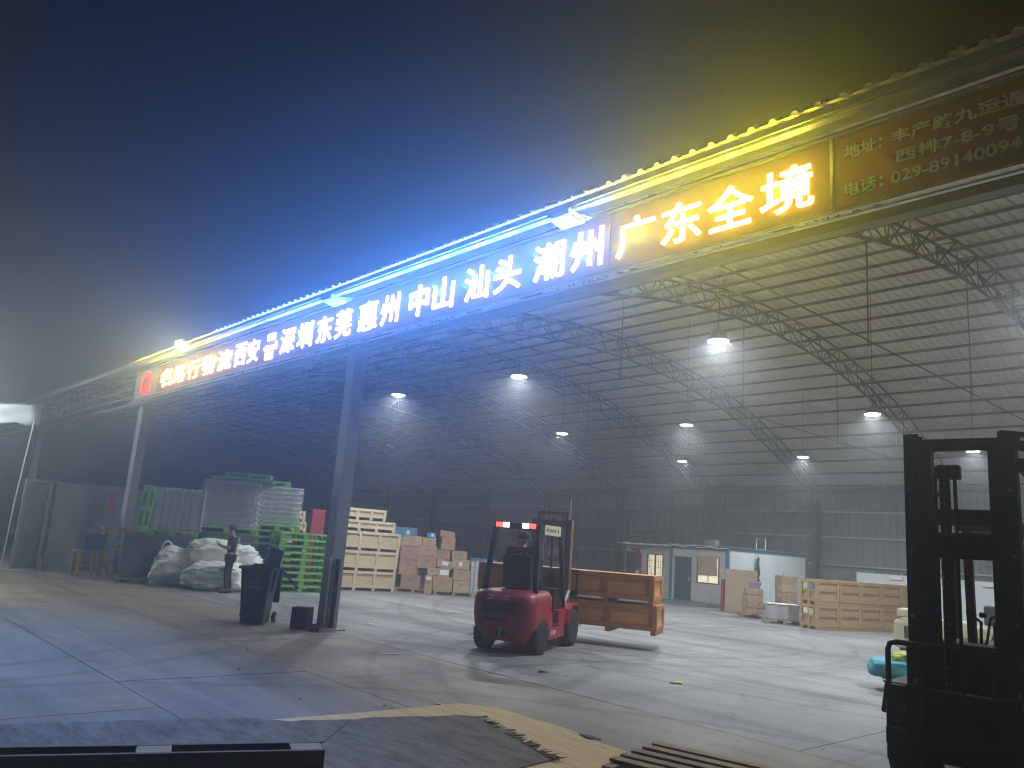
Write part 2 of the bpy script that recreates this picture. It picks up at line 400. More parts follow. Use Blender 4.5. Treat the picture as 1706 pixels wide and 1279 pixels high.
# trusses: two top chords, one bottom chord, zigzag webs
def truss(X):
    # centre line lies on the plane X
    root = None
    aa, ab = -math.asin((20.8-7.55)/30.3), math.asin((35.75-20.8)/30.3); n = 44
    A = [aa+(ab-aa)*i/n for i in range(n+1)]
    pt = lambda a, r, dx: (X+dx, *apt(a, r))
    b = MB().tube([pt(a, 30.0, 0) for a in A], .04, 6).build('truss_arch', 'truss', wh, smooth=True)
    for dx in (-.2, .2):
        MB().tube([pt(a, 30.62, dx) for a in A], .036, 6).build('top_chord', 'truss', b, smooth=True)
    mb = MB()
    for i in range(n):
        for dx in (-.2, .2):
            p, q = (pt(A[i], 30.0, 0), pt(A[i+1], 30.62, dx)) if i % 2 == 0 else (pt(A[i], 30.62, dx), pt(A[i+1], 30.0, 0))
            mb.bar(p, q, .028)
        if i % 2: mb.bar(pt(A[i], 30.62, -.2), pt(A[i], 30.62, .2), .024)
        if i % 2: mb.bar(pt(A[i], 30.62, -.2), pt(A[i], 30.0, 0), .02)
    mb.build('web', 'truss', b)
    # tie rod and hangers
    if X > -45:
        z = 5.9
        yl = YC-math.sqrt(900-(z-ZC)**2); yr = YC+math.sqrt(900-(z-ZC)**2)
        MB().bar((X, yl, z), (X, yr, z), .022).build('tie_rod', 'truss', wh)
        for yy in (14.2, 19.6, 25.4):
            MB().bar((X, yy, z-.12), (X, yy, arc(yy, 30.0)), .02).build('hanger_rod', 'truss', wh)
for X in AX: truss(X)
# back wall columns and the cladding
YB = 36.0
for X in AX:
    mb = MB()
    mb.box((X, 35.72, 2.6), (.26, .012, 5.2)); mb.box((X, 35.42, 2.6), (.26, .012, 5.2)); mb.box((X, 35.57, 2.6), (.012, .286, 5.2))
    mb.box((X, 35.57, .012), (.42, .42, .024)); mb.box((X, 35.5, 5.02), (.34, .5, .28))
    mb.build('wall_column', 'truss', wh)
for i in range(len(AX)-1):
    x0, x1 = AX[i], AX[i+1]; mb = MB(); vs = []; fs = []; x = x0+.002
    pr = []
    while x < x1-.2: pr += [(x, 0), (x+.11, 0), (x+.135, -.04), (x+.185, -.04), (x+.21, 0)]; x += .30
    pr.append((x1-.002, 0))
    for px, d in pr: vs += [(px, 36.05+d, 0), (px, 36.05+d, 5.55)]
    for q in range(len(pr)-1): fs.append((2*q, 2*q+2, 2*q+3, 2*q+1))
    mb.add(vs, fs).build('wall_cladding', 'wallc', wh)
for z in (1.95, 3.2, 4.35):
    MB().box(((XL+XR)/2, 35.93, z), (XR-XL, .12, .06)).build('girt', 'girt', wh)
MB().box(((XL+XR)/2, 35.83, 5.3), (XR-XL, .12, .16)).build('eave_beam', 'truss', wh)
for X in (AX[7], AX[5]):
    for p, q in (((X+.1, 35.78, 5.0), (X+5.8, 35.78, .2)), ((X+.1, 35.80, .2), (X+5.8, 35.80, 5.0))):
        MB().bar(p, q, .035).build('brace_rod', 'truss', wh)
# gable end wall far away
vs = []; fs = []; n = 24
for k in range(n+1):
    a = a0+(a1-a0)*k/n; y, z = apt(a, 30.86); vs += [(XL+.05, y, 0), (XL+.05, y, z)]
for k in range(n): fs.append((2*k, 2*k+2, 2*k+3, 2*k+1))
MB().add(vs, fs).build('gable_wall', 'wallc', wh)
# front columns under the eave
def front_col(X, Y, q=.82):
    mb = MB(); H = 5.22
    mb.box((X, Y-.12, H/2), (.34*q, .014, H)); mb.box((X, Y+.12, H/2), (.34*q, .014, H)); mb.box((X, Y, H/2), (.02, .225, H))
    mb.box((X-.163*q, Y, H/2), (.012, .225, H)); mb.box((X+.163*q, Y, H/2), (.012, .225, H))
    mb.box((X, Y, .014), (.5, .5, .028))
    c = mb.build('front_column', 'column', wh)
    return c
c1 = front_col(-13.04, 7.60)
c2 = front_col(-26.55, 8.0, 1.25)
front_col(-40.3, 7.9); front_col(1.0, 7.62)
# front eave: tie beam behind the sign, fascia angle strips, gutter lip
MB().box((-22.5, 7.52, 5.72), (59, .06, .10)).build('front_beam', 'purlin', wh)
MB().box((-22.5, 7.66, 5.24), (59, .16, .10)).build('front_beam', 'purlin', wh)
yy, zz = 6.60, arc(6.62, 30.87)
MB().box((-22.5, 6.66, zz-.06), (59, .012, .075)).build('eave_strip', 'eave', wh)
MB().box((-22.5, 6.95, arc(6.95, 30.77)-.04), (59, .10, .02)).build('eave_strip', 'eave', wh)
MB().box((-22.5, 7.16, 6.135), (59, .012, .09)).build('eave_strip', 'eave', wh)
# rounded rib caps along the eave edge
mb = MB(); x = XL+.195
while x < XR:
    mb.box((x, 6.60, zz+.012), (.042, .05, .036), jig=.003); x += .24
mb.build('rib_end_caps', 'eave', wh)['kind'] = 'stuff'
# painted marks and pipe on the near column
mk = MB()
for (x0, z0, x1, z1) in ((-.09, 2.12, .09, 2.14), (-.09, 2.36, .09, 2.38), (-.09, 2.12, -.07, 2.38), (.07, 2.12, .09, 2.38), (-.04, 2.16, .04, 2.175), (-.04, 2.30, .04, 2.315), (-.045, 2.16, -.03, 2.315), (.02, 2.2, .05, 2.3), (-.07, 2.06, .08, 2.075), (-.07, 2.02, .06, 2.035)):
    mk.box((-13.03+(x0+x1)/2, 7.470, (z0+z1)/2), (x1-x0, .004, z1-z0))
mk.build('painted_mark', 'pink', c1)
MB().prism([(-13.14, 1.86), (-12.95, 1.48), (-13.11, 1.60)], 7.467, 7.471, 1).build('white_patch', 'greyp2', c1)
MB().tube([(-12.82, 7.56, .05), (-12.82, 7.56, 1.25)], .045, 10).build('drain_pipe', 'black', wh, smooth=True)
MB().box((-12.90, 7.46, .65), (.022, .022, 1.25)).build('cable_duct', 'whitep', c1)
mb = MB(); mb.lathe([(.001, .12), (.07, .11), (.15, .06), (.2, .0)], (-12.84, 7.32, 0), 14)
for i, v in enumerate(mb.v): mb.v[i] = (v[0]+random.uniform(-.02, .02), v[1]+random.uniform(-.02, .02), v[2]*random.uniform(.8, 1.2))
tag(mb.build('rag_heap', 'black', None), 'small dark heap of rags at the foot of the near column', 'rags')

# ------------------------------------------------------------------ signboard
sb = thing('signboard', 'long red shop signboard with glowing Chinese letters under the warehouse eave', 'sign')
SY = 7.30
edges = [-25.55, -23.55, -18.35, -12.75, -6.48, -3.49, 1.2]
for i in range(len(edges)-1):
    x0, x1 = edges[i], edges[i+1]
    MB().box(((x0+x1)/2, SY+.03, 5.665), (x1-x0-.012, .05, .80)).build('backing_panel', 'logobg' if i == 0 else 'signred', sb)
MB().box(((edges[0]+1.2)/2, SY-.01, 6.085), (1.2-edges[0], .035, .03)).build('frame_strip', 'signtrim', sb)
MB().box(((edges[0]+1.2)/2, SY-.01, 5.245), (1.2-edges[0], .035, .03)).build('frame_strip', 'signtrim', sb)
MB().box((-3.49, SY-.01, 5.665), (.03, .035, .80)).build('frame_strip', 'signtrim', sb)
MB().box(((edges[0]+1.2)/2, SY-.02, 5.17), (1.2-edges[0], .05, .02)).build('frame_strip', 'girt', sb)
LT = SY-.006
def letter_light(x0, x1, z, col, watts):
    l = bpy.data.lights.new('letter_light', 'SPOT'); l.energy = watts; l.color = col; l.spot_size = R(150); l.spot_blend = 1; l.shadow_soft_size = 0
    o = bpy.data.objects.new('letter_light', l); COL.objects.link(o); o.parent = sb; o.location = ((x0+x1)/2, SY-.03, z); o.rotation_euler = (R(-90), 0, 0)
for ch, x0, x1 in (('名', -23.30, -22.42), ('路', -22.22, -21.42), ('行', -21.22, -20.42), ('物', -20.22, -19.42), ('流', -19.20, -18.42)):
    glyph(ch, x0, x1, 5.40, 5.90, LT, .02, 'lyel', 'letter', sb, .010); letter_light(x0, x1, 5.65, YEL, W_YEL*3.5)
for ch, x0, x1 in (('西', -18.18, -17.60), ('安', -17.48, -16.90), ('深', -15.82, -15.18), ('圳', -15.04, -14.42), ('东', -14.22, -13.62), ('莞', -13.49, -12.90),
                   ('惠', -12.64, -12.0), ('州', -11.88, -11.32), ('中', -10.99, -10.44), ('山', -10.31, -9.76), ('汕', -9.48, -8.90), ('头', -8.77, -8.18), ('潮', -7.91, -7.30), ('州', -7.18, -6.60)):
    glyph(ch, x0, x1, 5.39, 5.94, LT, .02, 'lblue', 'letter', sb, .012); letter_light(x0, x1, 5.66, BLUE, W_BLUE)
for ch, x0, x1 in (('广', -6.36, -5.76), ('东', -5.65, -5.07), ('全', -4.99, -4.39), ('境', -4.31, -3.69)):
    glyph(ch, x0, x1, 5.40, 5.92, LT, .02, 'lyel', 'letter', sb, .012); letter_light(x0, x1, 5.66, YEL, W_YEL*1.5)
# the sign between the two city names: boxes above and below a double arrow
MB().box((-16.30, LT, 5.86), (.34, .04, .15)).build('letter', 'lblue', sb)
MB().box((-16.33, LT, 5.43), (.34, .04, .16)).build('letter', 'lblue', sb)
MB().prism([(-16.62, 5.60), (-16.46, 5.69), (-16.46, 5.65), (-16.05, 5.65), (-16.05, 5.72), (-16.02, 5.72), (-16.02, 5.57), (-16.46, 5.57), (-16.46, 5.53)], LT-.02, LT+.02, 1).build('letter', 'lyel', sb)
# round logo
ring = [(-24.52+.44*math.cos(t*math.pi/24), LT, 5.665+.34*math.sin(t*math.pi/24)) for t in range(48)]
MB().tube(ring, .022, 6, closed=True).build('logo_ring', 'lred', sb)
rd = [(-24.52+.415*math.cos(t*math.pi/24), 5.665+.315*math.sin(t*math.pi/24)) for t in range(48)]
MB().prism(rd, SY-.012, SY+.002, 1).build('logo_disc', mat('logo_red_disc', (.55, .015, .02), .4, emit=RED, estr=.62, var=0), sb)
mz = MB()
for p, q in (((-24.78, 5.47), (-24.66, 5.86)), ((-24.66, 5.86), (-24.55, 5.56)), ((-24.55, 5.56), (-24.42, 5.86)), ((-24.42, 5.86), (-24.36, 5.5)), ((-24.36, 5.5), (-24.22, 5.54))):
    mz.bar((p[0], LT, p[1]), (q[0], LT, q[1]), .035, .04)
mz.build('logo_letter', mat('logo_dark_letter', (.10, .012, .014), .5, var=0), sb)
# address and telephone lines, unlit
for tx, x0, x1, z0, z1 in (('地址：', -3.36, -2.98, 5.80, 5.945), ('电话：', -3.36, -2.98, 5.385, 5.53), ('丰产路九运通物', -2.90, -1.56, 5.80, 5.945),
                           ('西排7-8-9号', -2.86, -1.80, 5.585, 5.725), ('029-89140094', -2.905, -1.80, 5.385, 5.51)):
    glyph(tx, x0, x1, z0, z1, SY-.004, .016, 'gold', 'lettering', sb, .022)

# ------------------------------------------------------------------ lamps
def area(parent, loc, r, watts, col, rot=(0, 0, 0), spread=math.pi):
    l = bpy.data.lights.new('lamp_light', 'AREA'); l.shape = 'DISK'; l.size = 2*r; l.energy = watts; l.color = col; l.spread = spread
    o = bpy.data.objects.new('lamp_light', l); COL.objects.link(o); o.parent = parent; o.location = loc; o.rotation_euler = rot; return o
lamp_meshes = None
def bay_lamp(X, Y, Z, lit, label, pw=1.0):
    global lamp_meshes
    if not lamp_meshes:
        a = MB().lathe([(.04, .22), (.09, .20), (.10, .08), (.205, .03), (.215, 0), (.215, -.015), (.20, -.018)], n=28).mesh('housing', 'alu', smooth=True)
        f = MB()
        for k in range(12):
            t = k*math.pi/6; f.box((math.cos(t)*.12, math.sin(t)*.12, .105), (.09, .008, .09), rot=rotz(t))
        b = MB().lathe([(.195, -.021), (.19, -.026)], n=28)
        lamp_meshes = (a, f.mesh('cooling_fins', 'alu'), b.mesh('lens', 'lens'), b.mesh('lens', 'lensoff'))
    t = thing('high_bay_lamp', label, 'lamp', (X, Y, Z), 0, 'round high-bay lamps hung from the roof')
    link('housing', lamp_meshes[0], t); link('cooling_fins', lamp_meshes[1], t); link('lamp_lens', lamp_meshes[2] if lit else lamp_meshes[3], t)
    MB().tube([(0, 0, .2), (0, 0, arc(Y, 30.75)-Z)], .008, 5).build('suspension_cable', 'black', t)
    if lit: area(t, (0, 0, -.035), .17, LAMP_W*pw, (.93, .97, 1.0), spread=R(158))
LZ = 5.9
for X, Y, lit, lab in ((-8.4, 12.75, 1, 'brightest lit round high-bay lamp just below the yellow sign letters'),
                       (-14.35, 13.0, 1, 'lit round lamp hanging in the blue glow, second in from the near column'),
                       (-19.6, 12.95, 1, 'lit round lamp in the blue glow nearest the near column'),
                       (-20.1, 20.55, 1, 'lit round lamp right above the mast of the red forklift'),
                       (-14.75, 20.7, 1, 'lit round lamp, upper of two hanging one above the other left of the cabin roof'),
                       (-20.55, 28.6, 1, 'lit round lamp, lower of two hanging one above the other over the cabins'),
                       (-14.95, 28.6, 1, 'lit round lamp high over the tan wooden boxes by the wall column'),
                       (-9.05, 21.1, 1, 'lit round lamp beside the truss left of the black mast'),
                       (-2.6, 20.9, 1, 'lit round lamp farther back at the open right end of the hall'),
                       (-2.6, 12.8, 1, 'lit round lamp at the right end of the hall behind the unlit sign panel'),
                       (-9.0, 28.6, 1, 'lit round lamp over the wire cages behind the black mast'),
                       (-26.9, 21.3, 0, 'unlit round lamp deep in the blue glow above the brown cartons'),
                       (-31.8, 20.8, 0, 'unlit round lamp faintest and farthest into the dark hall'),
                       (-25.05, 26.95, 0, 'unlit round lamp right of the red forklift mast near the wall'),
                       (-25.6, 13.0, 0, 'unlit round lamp left of the near column above the pallets')):
    bay_lamp(X, Y, LZ, lit, lab, .35 if X < -19 and Y > 16 else 1.1 if X < -19 else 1.0)
# floodlights on arms along the eave
def floodlight(X, lit, label, tilt):
    t = thing('floodlight', label, 'floodlight', (X, 7.0 if not lit else 6.75, 5.93 if not lit else 5.98), 0, 'floodlights on the eave')
    rt = Matrix.Rotation(tilt, 3, 'X')
    mb = MB(); mb.box((0, -.22, -.02), (.40, .32, .06), rot=rt); mb.build('housing', 'alu' if not lit else 'alu', t, bevel=.012)
    n = rt @ Vector((0, 0, -1))
    c = Vector((0, -.22, -.02))+n*.042
    MB().box(c, (.35, .27, .008), rot=rt).build('lamp_lens', 'flood' if lit else 'lensoff', t)
    MB().bar((-.19, -.2, 0), (-.19, .05, .05), .02).build('bracket', 'steel', t); MB().bar((.19, -.2, 0), (.19, .05, .05), .02).build('bracket', 'steel', t)
    MB().bar((-.2, .05, .05), (.2, .05, .05), .03).build('bracket', 'steel', t)
    if lit: area(t, c+n*.03, .12, 60, (.88, .97, .95), (tilt, 0, 0))
floodlight(-19.65, True, 'blazing floodlight on the eave above the yellow letters beside the logo', R(-48))
floodlight(-12.75, False, 'unlit floodlight on the eave above the near column', R(-8))
floodlight(-6.8, False, 'unlit pale floodlight on the eave just left of the last yellow letters', R(-10))
# ------------------------------------------------------------------ builders for goods
def cached(fn):
    memo = {}
    def g(*a):
        if a not in memo: memo[a] = fn(*a)
        return memo[a]
    return g
@cached
def boxmesh(name, dx, dy, dz, m, bev):
    return MB().box((0, 0, 0), (dx, dy, dz)).mesh(name, m, bev)
def part_box(name, parent, c, d, m, bev=0., rot=None):
    o = link(name, boxmesh(name, *[round(v, 4) for v in d], m, bev), parent); o.location = c
    if rot: o.rotation_euler = rot
    return o

def crate(label, L, D, H, loc, rz, nb=3, style=('wood', 'woodb'), feet=.09, group=None, sub=None, name='wooden_crate'):
    """closed plywood crate: body, battens round the faces, runners below; x along its length, front at -y"""
    t = thing(name, label, 'crate', loc, rz, group)
    body, bat = style; bw = .085; bt = .034
    bh = H-feet
    part_box('crate_body', t, (0, 0, feet+bh/2), (L-2*bt-.004, D-2*bt-.004, bh-.02), body)
    for z in (feet+bw/2, H-bw/2):
        for sy in (-1, 1): part_box('batten', t, (0, sy*(D/2-bt/2), z), (L, bt, bw), bat)
        for sx in (-1, 1): part_box('batten', t, (sx*(L/2-bt/2), 0, z), (bt, D-2*bt-.004, bw), bat)
    for i in range(nb+1):
        x = -L/2+bw/2+(L-bw)*i/nb
        for sy in (-1, 1): part_box('batten', t, (x, sy*(D/2-bt/2+.003), feet+bh/2), (bw, bt, bh-2*bw-.006), bat)
    for sx in (-1, 1):
        for y in (-D/2+bw/2, D/2-bw/2): part_box('batten', t, (sx*(L/2-bt/2+.003), y, feet+bh/2), (bt, bw, bh-2*bw-.006), bat)
    part_box('lid', t, (0, 0, H-.006), (L-.05, D-.05, .016), bat)
    nf = nb+1
    for i in range(nf):
        x = -L/2+.06+(L-.12)*i/(nf-1); part_box('runner', t, (x, 0, feet/2), (.095, D, feet-.004), bat)
    return t

def wooden_pallet(label, loc, rz, L=1.2, W=1.0, H=.14, m='palw', nd=5, group=None):
    t = thing('wooden_pallet', label, 'pallet', loc, rz, group)
    for i in range(nd):
        y = -W/2+.05+(W-.1)*i/(nd-1)
        part_box('deck_board', t, (0, y, H-.011+random.uniform(-.001, .001)), (L, .1, .022), m, 0, (0, 0, random.uniform(-.006, .006)))
    for x in (-L/2+.05, 0, L/2-.05):
        part_box('stringer', t, (x, 0, H/2), (.09, W, H-.048), m)
    for y in (-W/2+.05, 0, W/2-.05): part_box('bottom_board', t, (0, y, .011), (L, .1, .02), m)
    return t

@cached
def pp_deck(L, W, m):
    mb = MB(); t = .045
    mb.box((0, -W/2+.04, 0), (L, .08, t)); mb.box((0, W/2-.04, 0), (L, .08, t))
    mb.box((-L/2+.04, 0, 0), (.08, W-.16, t)); mb.box((L/2-.04, 0, 0), (.08, W-.16, t))
    k = 7
    for i in range(k): mb.box((0, -W/2+.08+(W-.16)*(i+.5)/k, 0), (L-.16, (W-.16)/k*.55, t*.8))
    for i in (-1, 0, 1): mb.box((i*L*.28, 0, -.004), (.05, W-.16, t*.7))
    return mb.mesh('deck', m, .006)
def plastic_pallet(label, loc, rz, m='green', L=1.2, W=1.0, H=.15, group='green plastic pallets'):
    t = thing('plastic_pallet', label, 'pallet', loc, rz, group)
    d = link('deck', pp_deck(L, W, m), t); d.location = (0, 0, H-.0225)
    for x in (-L/2+.09, 0, L/2-.09):
        for y in (-W/2+.09, 0, W/2-.09): part_box('foot', t, (x, y, (H-.045)/2+.012), (.15, .15, H-.045-.024), m, .006)
    for y in (-W/2+.09, 0, W/2-.09): part_box('skid', t, (0, y, .012), (L, .12, .024), m)
    return t

@cached
def tray_mesh(L, W, H, m):
    mb = MB(); mb.box((0, 0, H*.40), (L-.09, W-.09, H*.78)); mb.box((0, 0, H*.84), (L, W, H*.26))
    for s in (-1, 1):
        for k in range(5):
            mb.box((L*(-.4+.2*k), s*(W/2-.03), H*.36), (.03, .04, H*.70))
    return mb.mesh('tray', m, .005)
def tray(label, L, W, H, loc, rz, m, group):
    o = link('plastic_tray', tray_mesh(L, W, H, m)); o.location = loc; o.rotation_euler = (0, 0, rz)
    return tag(o, label, 'tray', group)

def film_wrap(label, L, W, H, loc, rz):
    mb = MB(); n = 26; nz_ = 14; vs = []; fs = []
    for k in range(nz_+1):
        for i in range(n):
            a = i/n*4; e = int(a); f = a-e
            x, y = [(-.5+f, -.5), (.5, -.5+f), (.5-f, .5), (-.5, .5-f)][e]
            d = noise.noise(Vector((x*5, y*5, k*.8+L)))*.012
            vs.append((x*L*(1.012+d), y*W*(1.012+d), H*k/nz_))
    for k in range(nz_):
        for i in range(n): fs.append((k*n+i, k*n+(i+1) % n, (k+1)*n+(i+1) % n, (k+1)*n+i))
    o = mb.add(vs, fs).build('stretch_wrap', 'film', None, smooth=True)
    o.location = loc; o.rotation_euler = (0, 0, rz)
    return tag(o, label, 'stretch wrap', 'clear wrap round pallet loads')

def carton(label, d, loc, rz, m='card', tilt=None, group='cardboard boxes in the pile', tape=True, paper=None):
    t = thing('cardboard_box', label, 'box', loc, rz, group)
    if tilt: t.rotation_euler = (tilt[0], tilt[1], rz)
    mb = MB(); mb.box((0, 0, d[2]/2), d, jig=.006); mb.build('box_body', m, t, bevel=.006)
    if tape:
        mb = MB(); mb.box((0, 0, d[2]+.0012), (d[0]*.99, .05, .002))
        for s in (-1, 1): mb.box((s*(d[0]/2+.002), 0, d[2]-.05), (.003, .05, .1))
        mb.build('tape', 'tape', t)
        # dark seam of the top flaps, a hand hole
        MB().box((0, -d[1]/2-.002, d[2]*.62), (.085, .004, .028)).build('hand_hole', 'brown', t)
    if paper:
        MB().box((paper[0]*d[0], -d[1]/2-.003, d[2]*paper[1]), (paper[2], .003, paper[3])).build('paper_label', paper[4] if len(paper) > 4 else 'paper', t)
    return t

# ------------------------------------------------------------------ the pale crate stack behind the near column
fd = Vector((.21, .978, 0)); nrm = Vector((.978, -.21, 0))      # along the front, towards the yard
RZ = ang(fd.x, fd.y)
def cloc(s, d, z, o=Vector((-22.11, 12.91, 0))):
    p = o+fd*s-nrm*d; return (p.x, p.y, z)
zt = 0
for i, (L, H, s0, lab) in enumerate(((2.06, .60, .0, 'pale wooden crate at the bottom of the tall stack behind the near column'),
                                     (2.06, .62, .02, 'pale wooden crate second from the floor in the tall stack'),
                                     (2.06, .60, .05, 'pale wooden crate third from the floor in the tall stack'),
                                     (1.86, .34, .03, 'flat low wooden crate second from the top of the tall stack'),
                                     (1.46, .36, .08, 'short low wooden crate topping the tall crate stack'))):
    crate(lab, L, 1.1, H, cloc(s0+L/2, .55, zt), RZ+random.uniform(-.01, .01), 3, group='pale crates in the tall stack')
    zt += H+.004
# small crates left of the column on top of a hidden stack
z = 0
for i, (L, H, lab) in enumerate(((1.1, .62, 'pale crate at the floor behind the green pallet stack'), (1.1, .62, 'pale crate behind the green pallets, second from the floor'),
                                 (1.1, .40, 'pale slatted crate just over the top of the green pallets, left of the near column'),
                                 (.80, .33, 'pinkish small crate between the red sheet and the wrapped trays'),
                                 (.72, .33, 'small pale crate on top, left of the red sheet'))):
    crate(lab, L, .9, H, (-23.55+(.05 if L < 1 else 0), 12.1-(1.1-L)*.4, z), RZ, 2, group='small crates beside the red sheet', feet=.06)
    z += H+.004
t = thing('red_cabinet', 'tall narrow dark red metal cabinet standing just left of the near column', 'cabinet', (-23.0, 12.62, 0), RZ)
MB().box((0, 0, 1.2), (.42, .3, 2.4)).build('cabinet_body', 'redpl', t, bevel=.01); MB().box((0, -.16, 1.25), (.36, .014, 2.1)).build('door', 'redpl', t, bevel=.004)

# ------------------------------------------------------------------ green pallets and grey trays
PR = R(62)                                             # rotation of the pallet loads
pv = Vector((math.cos(PR), math.sin(PR), 0)); pn = Vector((-pv.y, pv.x, 0))
# stack of empty green pallets, right
for i in range(9):
    plastic_pallet('bright green plastic pallet %s of the stack beside the near column' % ('at the floor', 'second from the floor', 'third from the floor', 'fourth from the floor', 'at mid height', 'fourth from the top', 'third from the top', 'second from the top', 'on top')[i], (-21.35+random.uniform(-.02, .02), 11.25+random.uniform(-.02, .02), i*.182), R(80)+random.uniform(-.02, .02), 'green', 1.5, 1.1, .178, 'empty green pallets in the stack beside the near column')
# wrapped load B (right): grey trays on two green pallets above the stack
BX, BY = -22.55, 11.1
for i in range(9):
    plastic_pallet('green plastic pallet under the wrapped pale trays, %s' % ('at the floor', 'second from the floor', 'third from the floor', 'fourth from the floor', 'at mid height', 'fourth from the top', 'third from the top', 'second from the top', 'top of its stack')[i], (BX, BY, i*.182), PR, 'greend', 1.3, 1.1, .178, 'green pallets under the wrapped trays')
zb = 9*.182
plastic_pallet('green plastic pallet carrying the wrapped pale grey trays', (BX, BY, zb), PR, 'green', 1.3, 1.1, .17)
for i in range(8):
    tray('pale grey tray in the block by the small crates, layer %s' % ('at the bottom', 'second from the bottom', 'third from the bottom', 'just below mid height', 'just above mid height', 'third from the top', 'second from the top', 'at the top')[i], 1.24, 1.04, .138, (BX+random.uniform(-.006, .006), BY, zb+.17+i*.14), PR, 'greyp2', 'pale grey trays in the wrapped block')
film_wrap('clear glossy stretch wrap round the pale grey tray block', 1.26, 1.06, 1.14, (BX, BY, zb+.16), PR)
plastic_pallet('green plastic pallet lying on top of the wrapped pale grey trays', (BX-.25, BY-.35, zb+.17+1.125), PR, 'greend', 1.3, 1.1, .15)
# wrapped load A (middle), tallest
AX_, AY_ = -22.45, 9.55
for i in range(8):
    tray('slate tray in the lower block behind the white bags, layer %s' % ('on the floor', 'second from the floor', 'third from the floor', 'just below mid height', 'just above mid height', 'third from the top', 'second from the top', 'at the top')[i], 1.6, 1.1, .18, (AX_, AY_, i*.183), PR, 'greyd', 'slate trays behind the white bags')
za = 8*.183+.01
plastic_pallet('green plastic pallet with dark pockets just above the worker\'s head', (AX_, AY_, za), PR, 'green', 1.66, 1.12, .17)
for i in range(9):
    tray('grey ribbed tray in the tall block above the worker, layer %s' % ('at the bottom', 'second from the bottom', 'third from the bottom', 'fourth from the bottom', 'at mid height', 'fourth from the top', 'third from the top', 'second from the top', 'at the top')[i], 1.56, 1.05, .142, (AX_+random.uniform(-.008, .008), AY_+random.uniform(-.008, .008), za+.17+i*.145), PR+random.uniform(-.008, .008), 'greyp', 'grey trays in the tall wrapped block')
film_wrap('clear stretch wrap with bright creases round the tall grey tray block', 1.58, 1.08, 1.33, (AX_, AY_, za+.15), PR)
plastic_pallet('green plastic pallet laid across the tall grey tray block', (AX_+.15, AY_+.2, za+.17+9*.145+.002), PR, 'greend', 1.7, 1.1, .10)
plastic_pallet('topmost green plastic pallet, highest thing on the wrapped loads', (AX_-.1, AY_+.45, za+.17+9*.145+.11), PR, 'greend', 1.3, 1.1, .15)
# load C: grey trays standing on edge
CX_, CY_ = -22.85, 8.22
for i in range(7):
    tray('slate tray in the block left of the white bags, layer %s' % ('on the floor', 'second from the floor', 'third from the floor', 'at mid height', 'third from the top', 'second from the top', 'at the top')[i], 1.3, 1.0, .18, (CX_, CY_, i*.183), PR, 'greyd', 'slate trays left of the white bags')
zc = 7*.183+.01
plastic_pallet('green plastic pallet under the upright grey trays', (CX_, CY_, zc), PR, 'green', 1.3, 1.0, .16)
for i in range(7):
    p = Vector((CX_, CY_, 0))+pv*(-.54+i*.18)
    o = link('plastic_tray', tray_mesh(1.15, .95, .16, 'greyp')); o.location = (p.x, p.y, zc+.16+.58)
    o.rotation_euler = (Matrix.Rotation(PR, 4, 'Z') @ Matrix.Rotation(R(90), 4, 'Y')).to_euler()
    tag(o, 'grey tray standing on edge left of the tall block, %s' % ('nearest the leaning pallets', 'second from the leaning pallets', 'third from the leaning pallets', 'in the middle of its row', 'third from the tall block', 'second from the tall block', 'touching the tall block')[i], 'tray', 'grey trays standing on edge')
film_wrap('clear stretch wrap round the upright grey trays', 1.28, 1.0, 1.16, (CX_, CY_, zc+.15), PR)
# pallets leaning upright at the far left of the loads
for i in range(2):
    p = Vector((-22.95, 7.62, 0))-pv*(.02+i*.16)
    o = plastic_pallet(('dull green plastic pallet leaning upright, nearest the upright trays', 'dull green plastic pallet leaning upright, closest to the far column')[i], (p.x, p.y, 1.34), 0, 'green' if i == 0 else 'greend', 1.25, 1.0, .15)
    o.rotation_euler = (Matrix.Rotation(PR, 4, 'Z') @ Matrix.Rotation(R(-86), 4, 'Y')).to_euler()
    o.location.z = 1.34+.64
t = thing('plastic_tote', 'big slate plastic tote with ribbed sides on a green pallet left of the bags', 'tote', (-23.2, 7.5, .13), PR)
MB().box((0, 0, .60), (.8, .8, 1.18), taper=1.04).build('tote_body', 'greyd', t, bevel=.02)
for k in range(5): part_box('rib', t, (-.32+.16*k, -.408, .58), (.03, .02, 1.0), 'greyd')
for k in range(5): part_box('rib', t, (.408, -.32+.16*k, .58), (.02, .03, 1.0), 'greyd')
part_box('rim', t, (0, 0, 1.17), (.88, .88, .05), 'greyd', .01)
plastic_pallet('dull green pallet on the floor under the slate tote', (-23.2, 7.5, 0), PR, 'greend', .95, .95, .13)

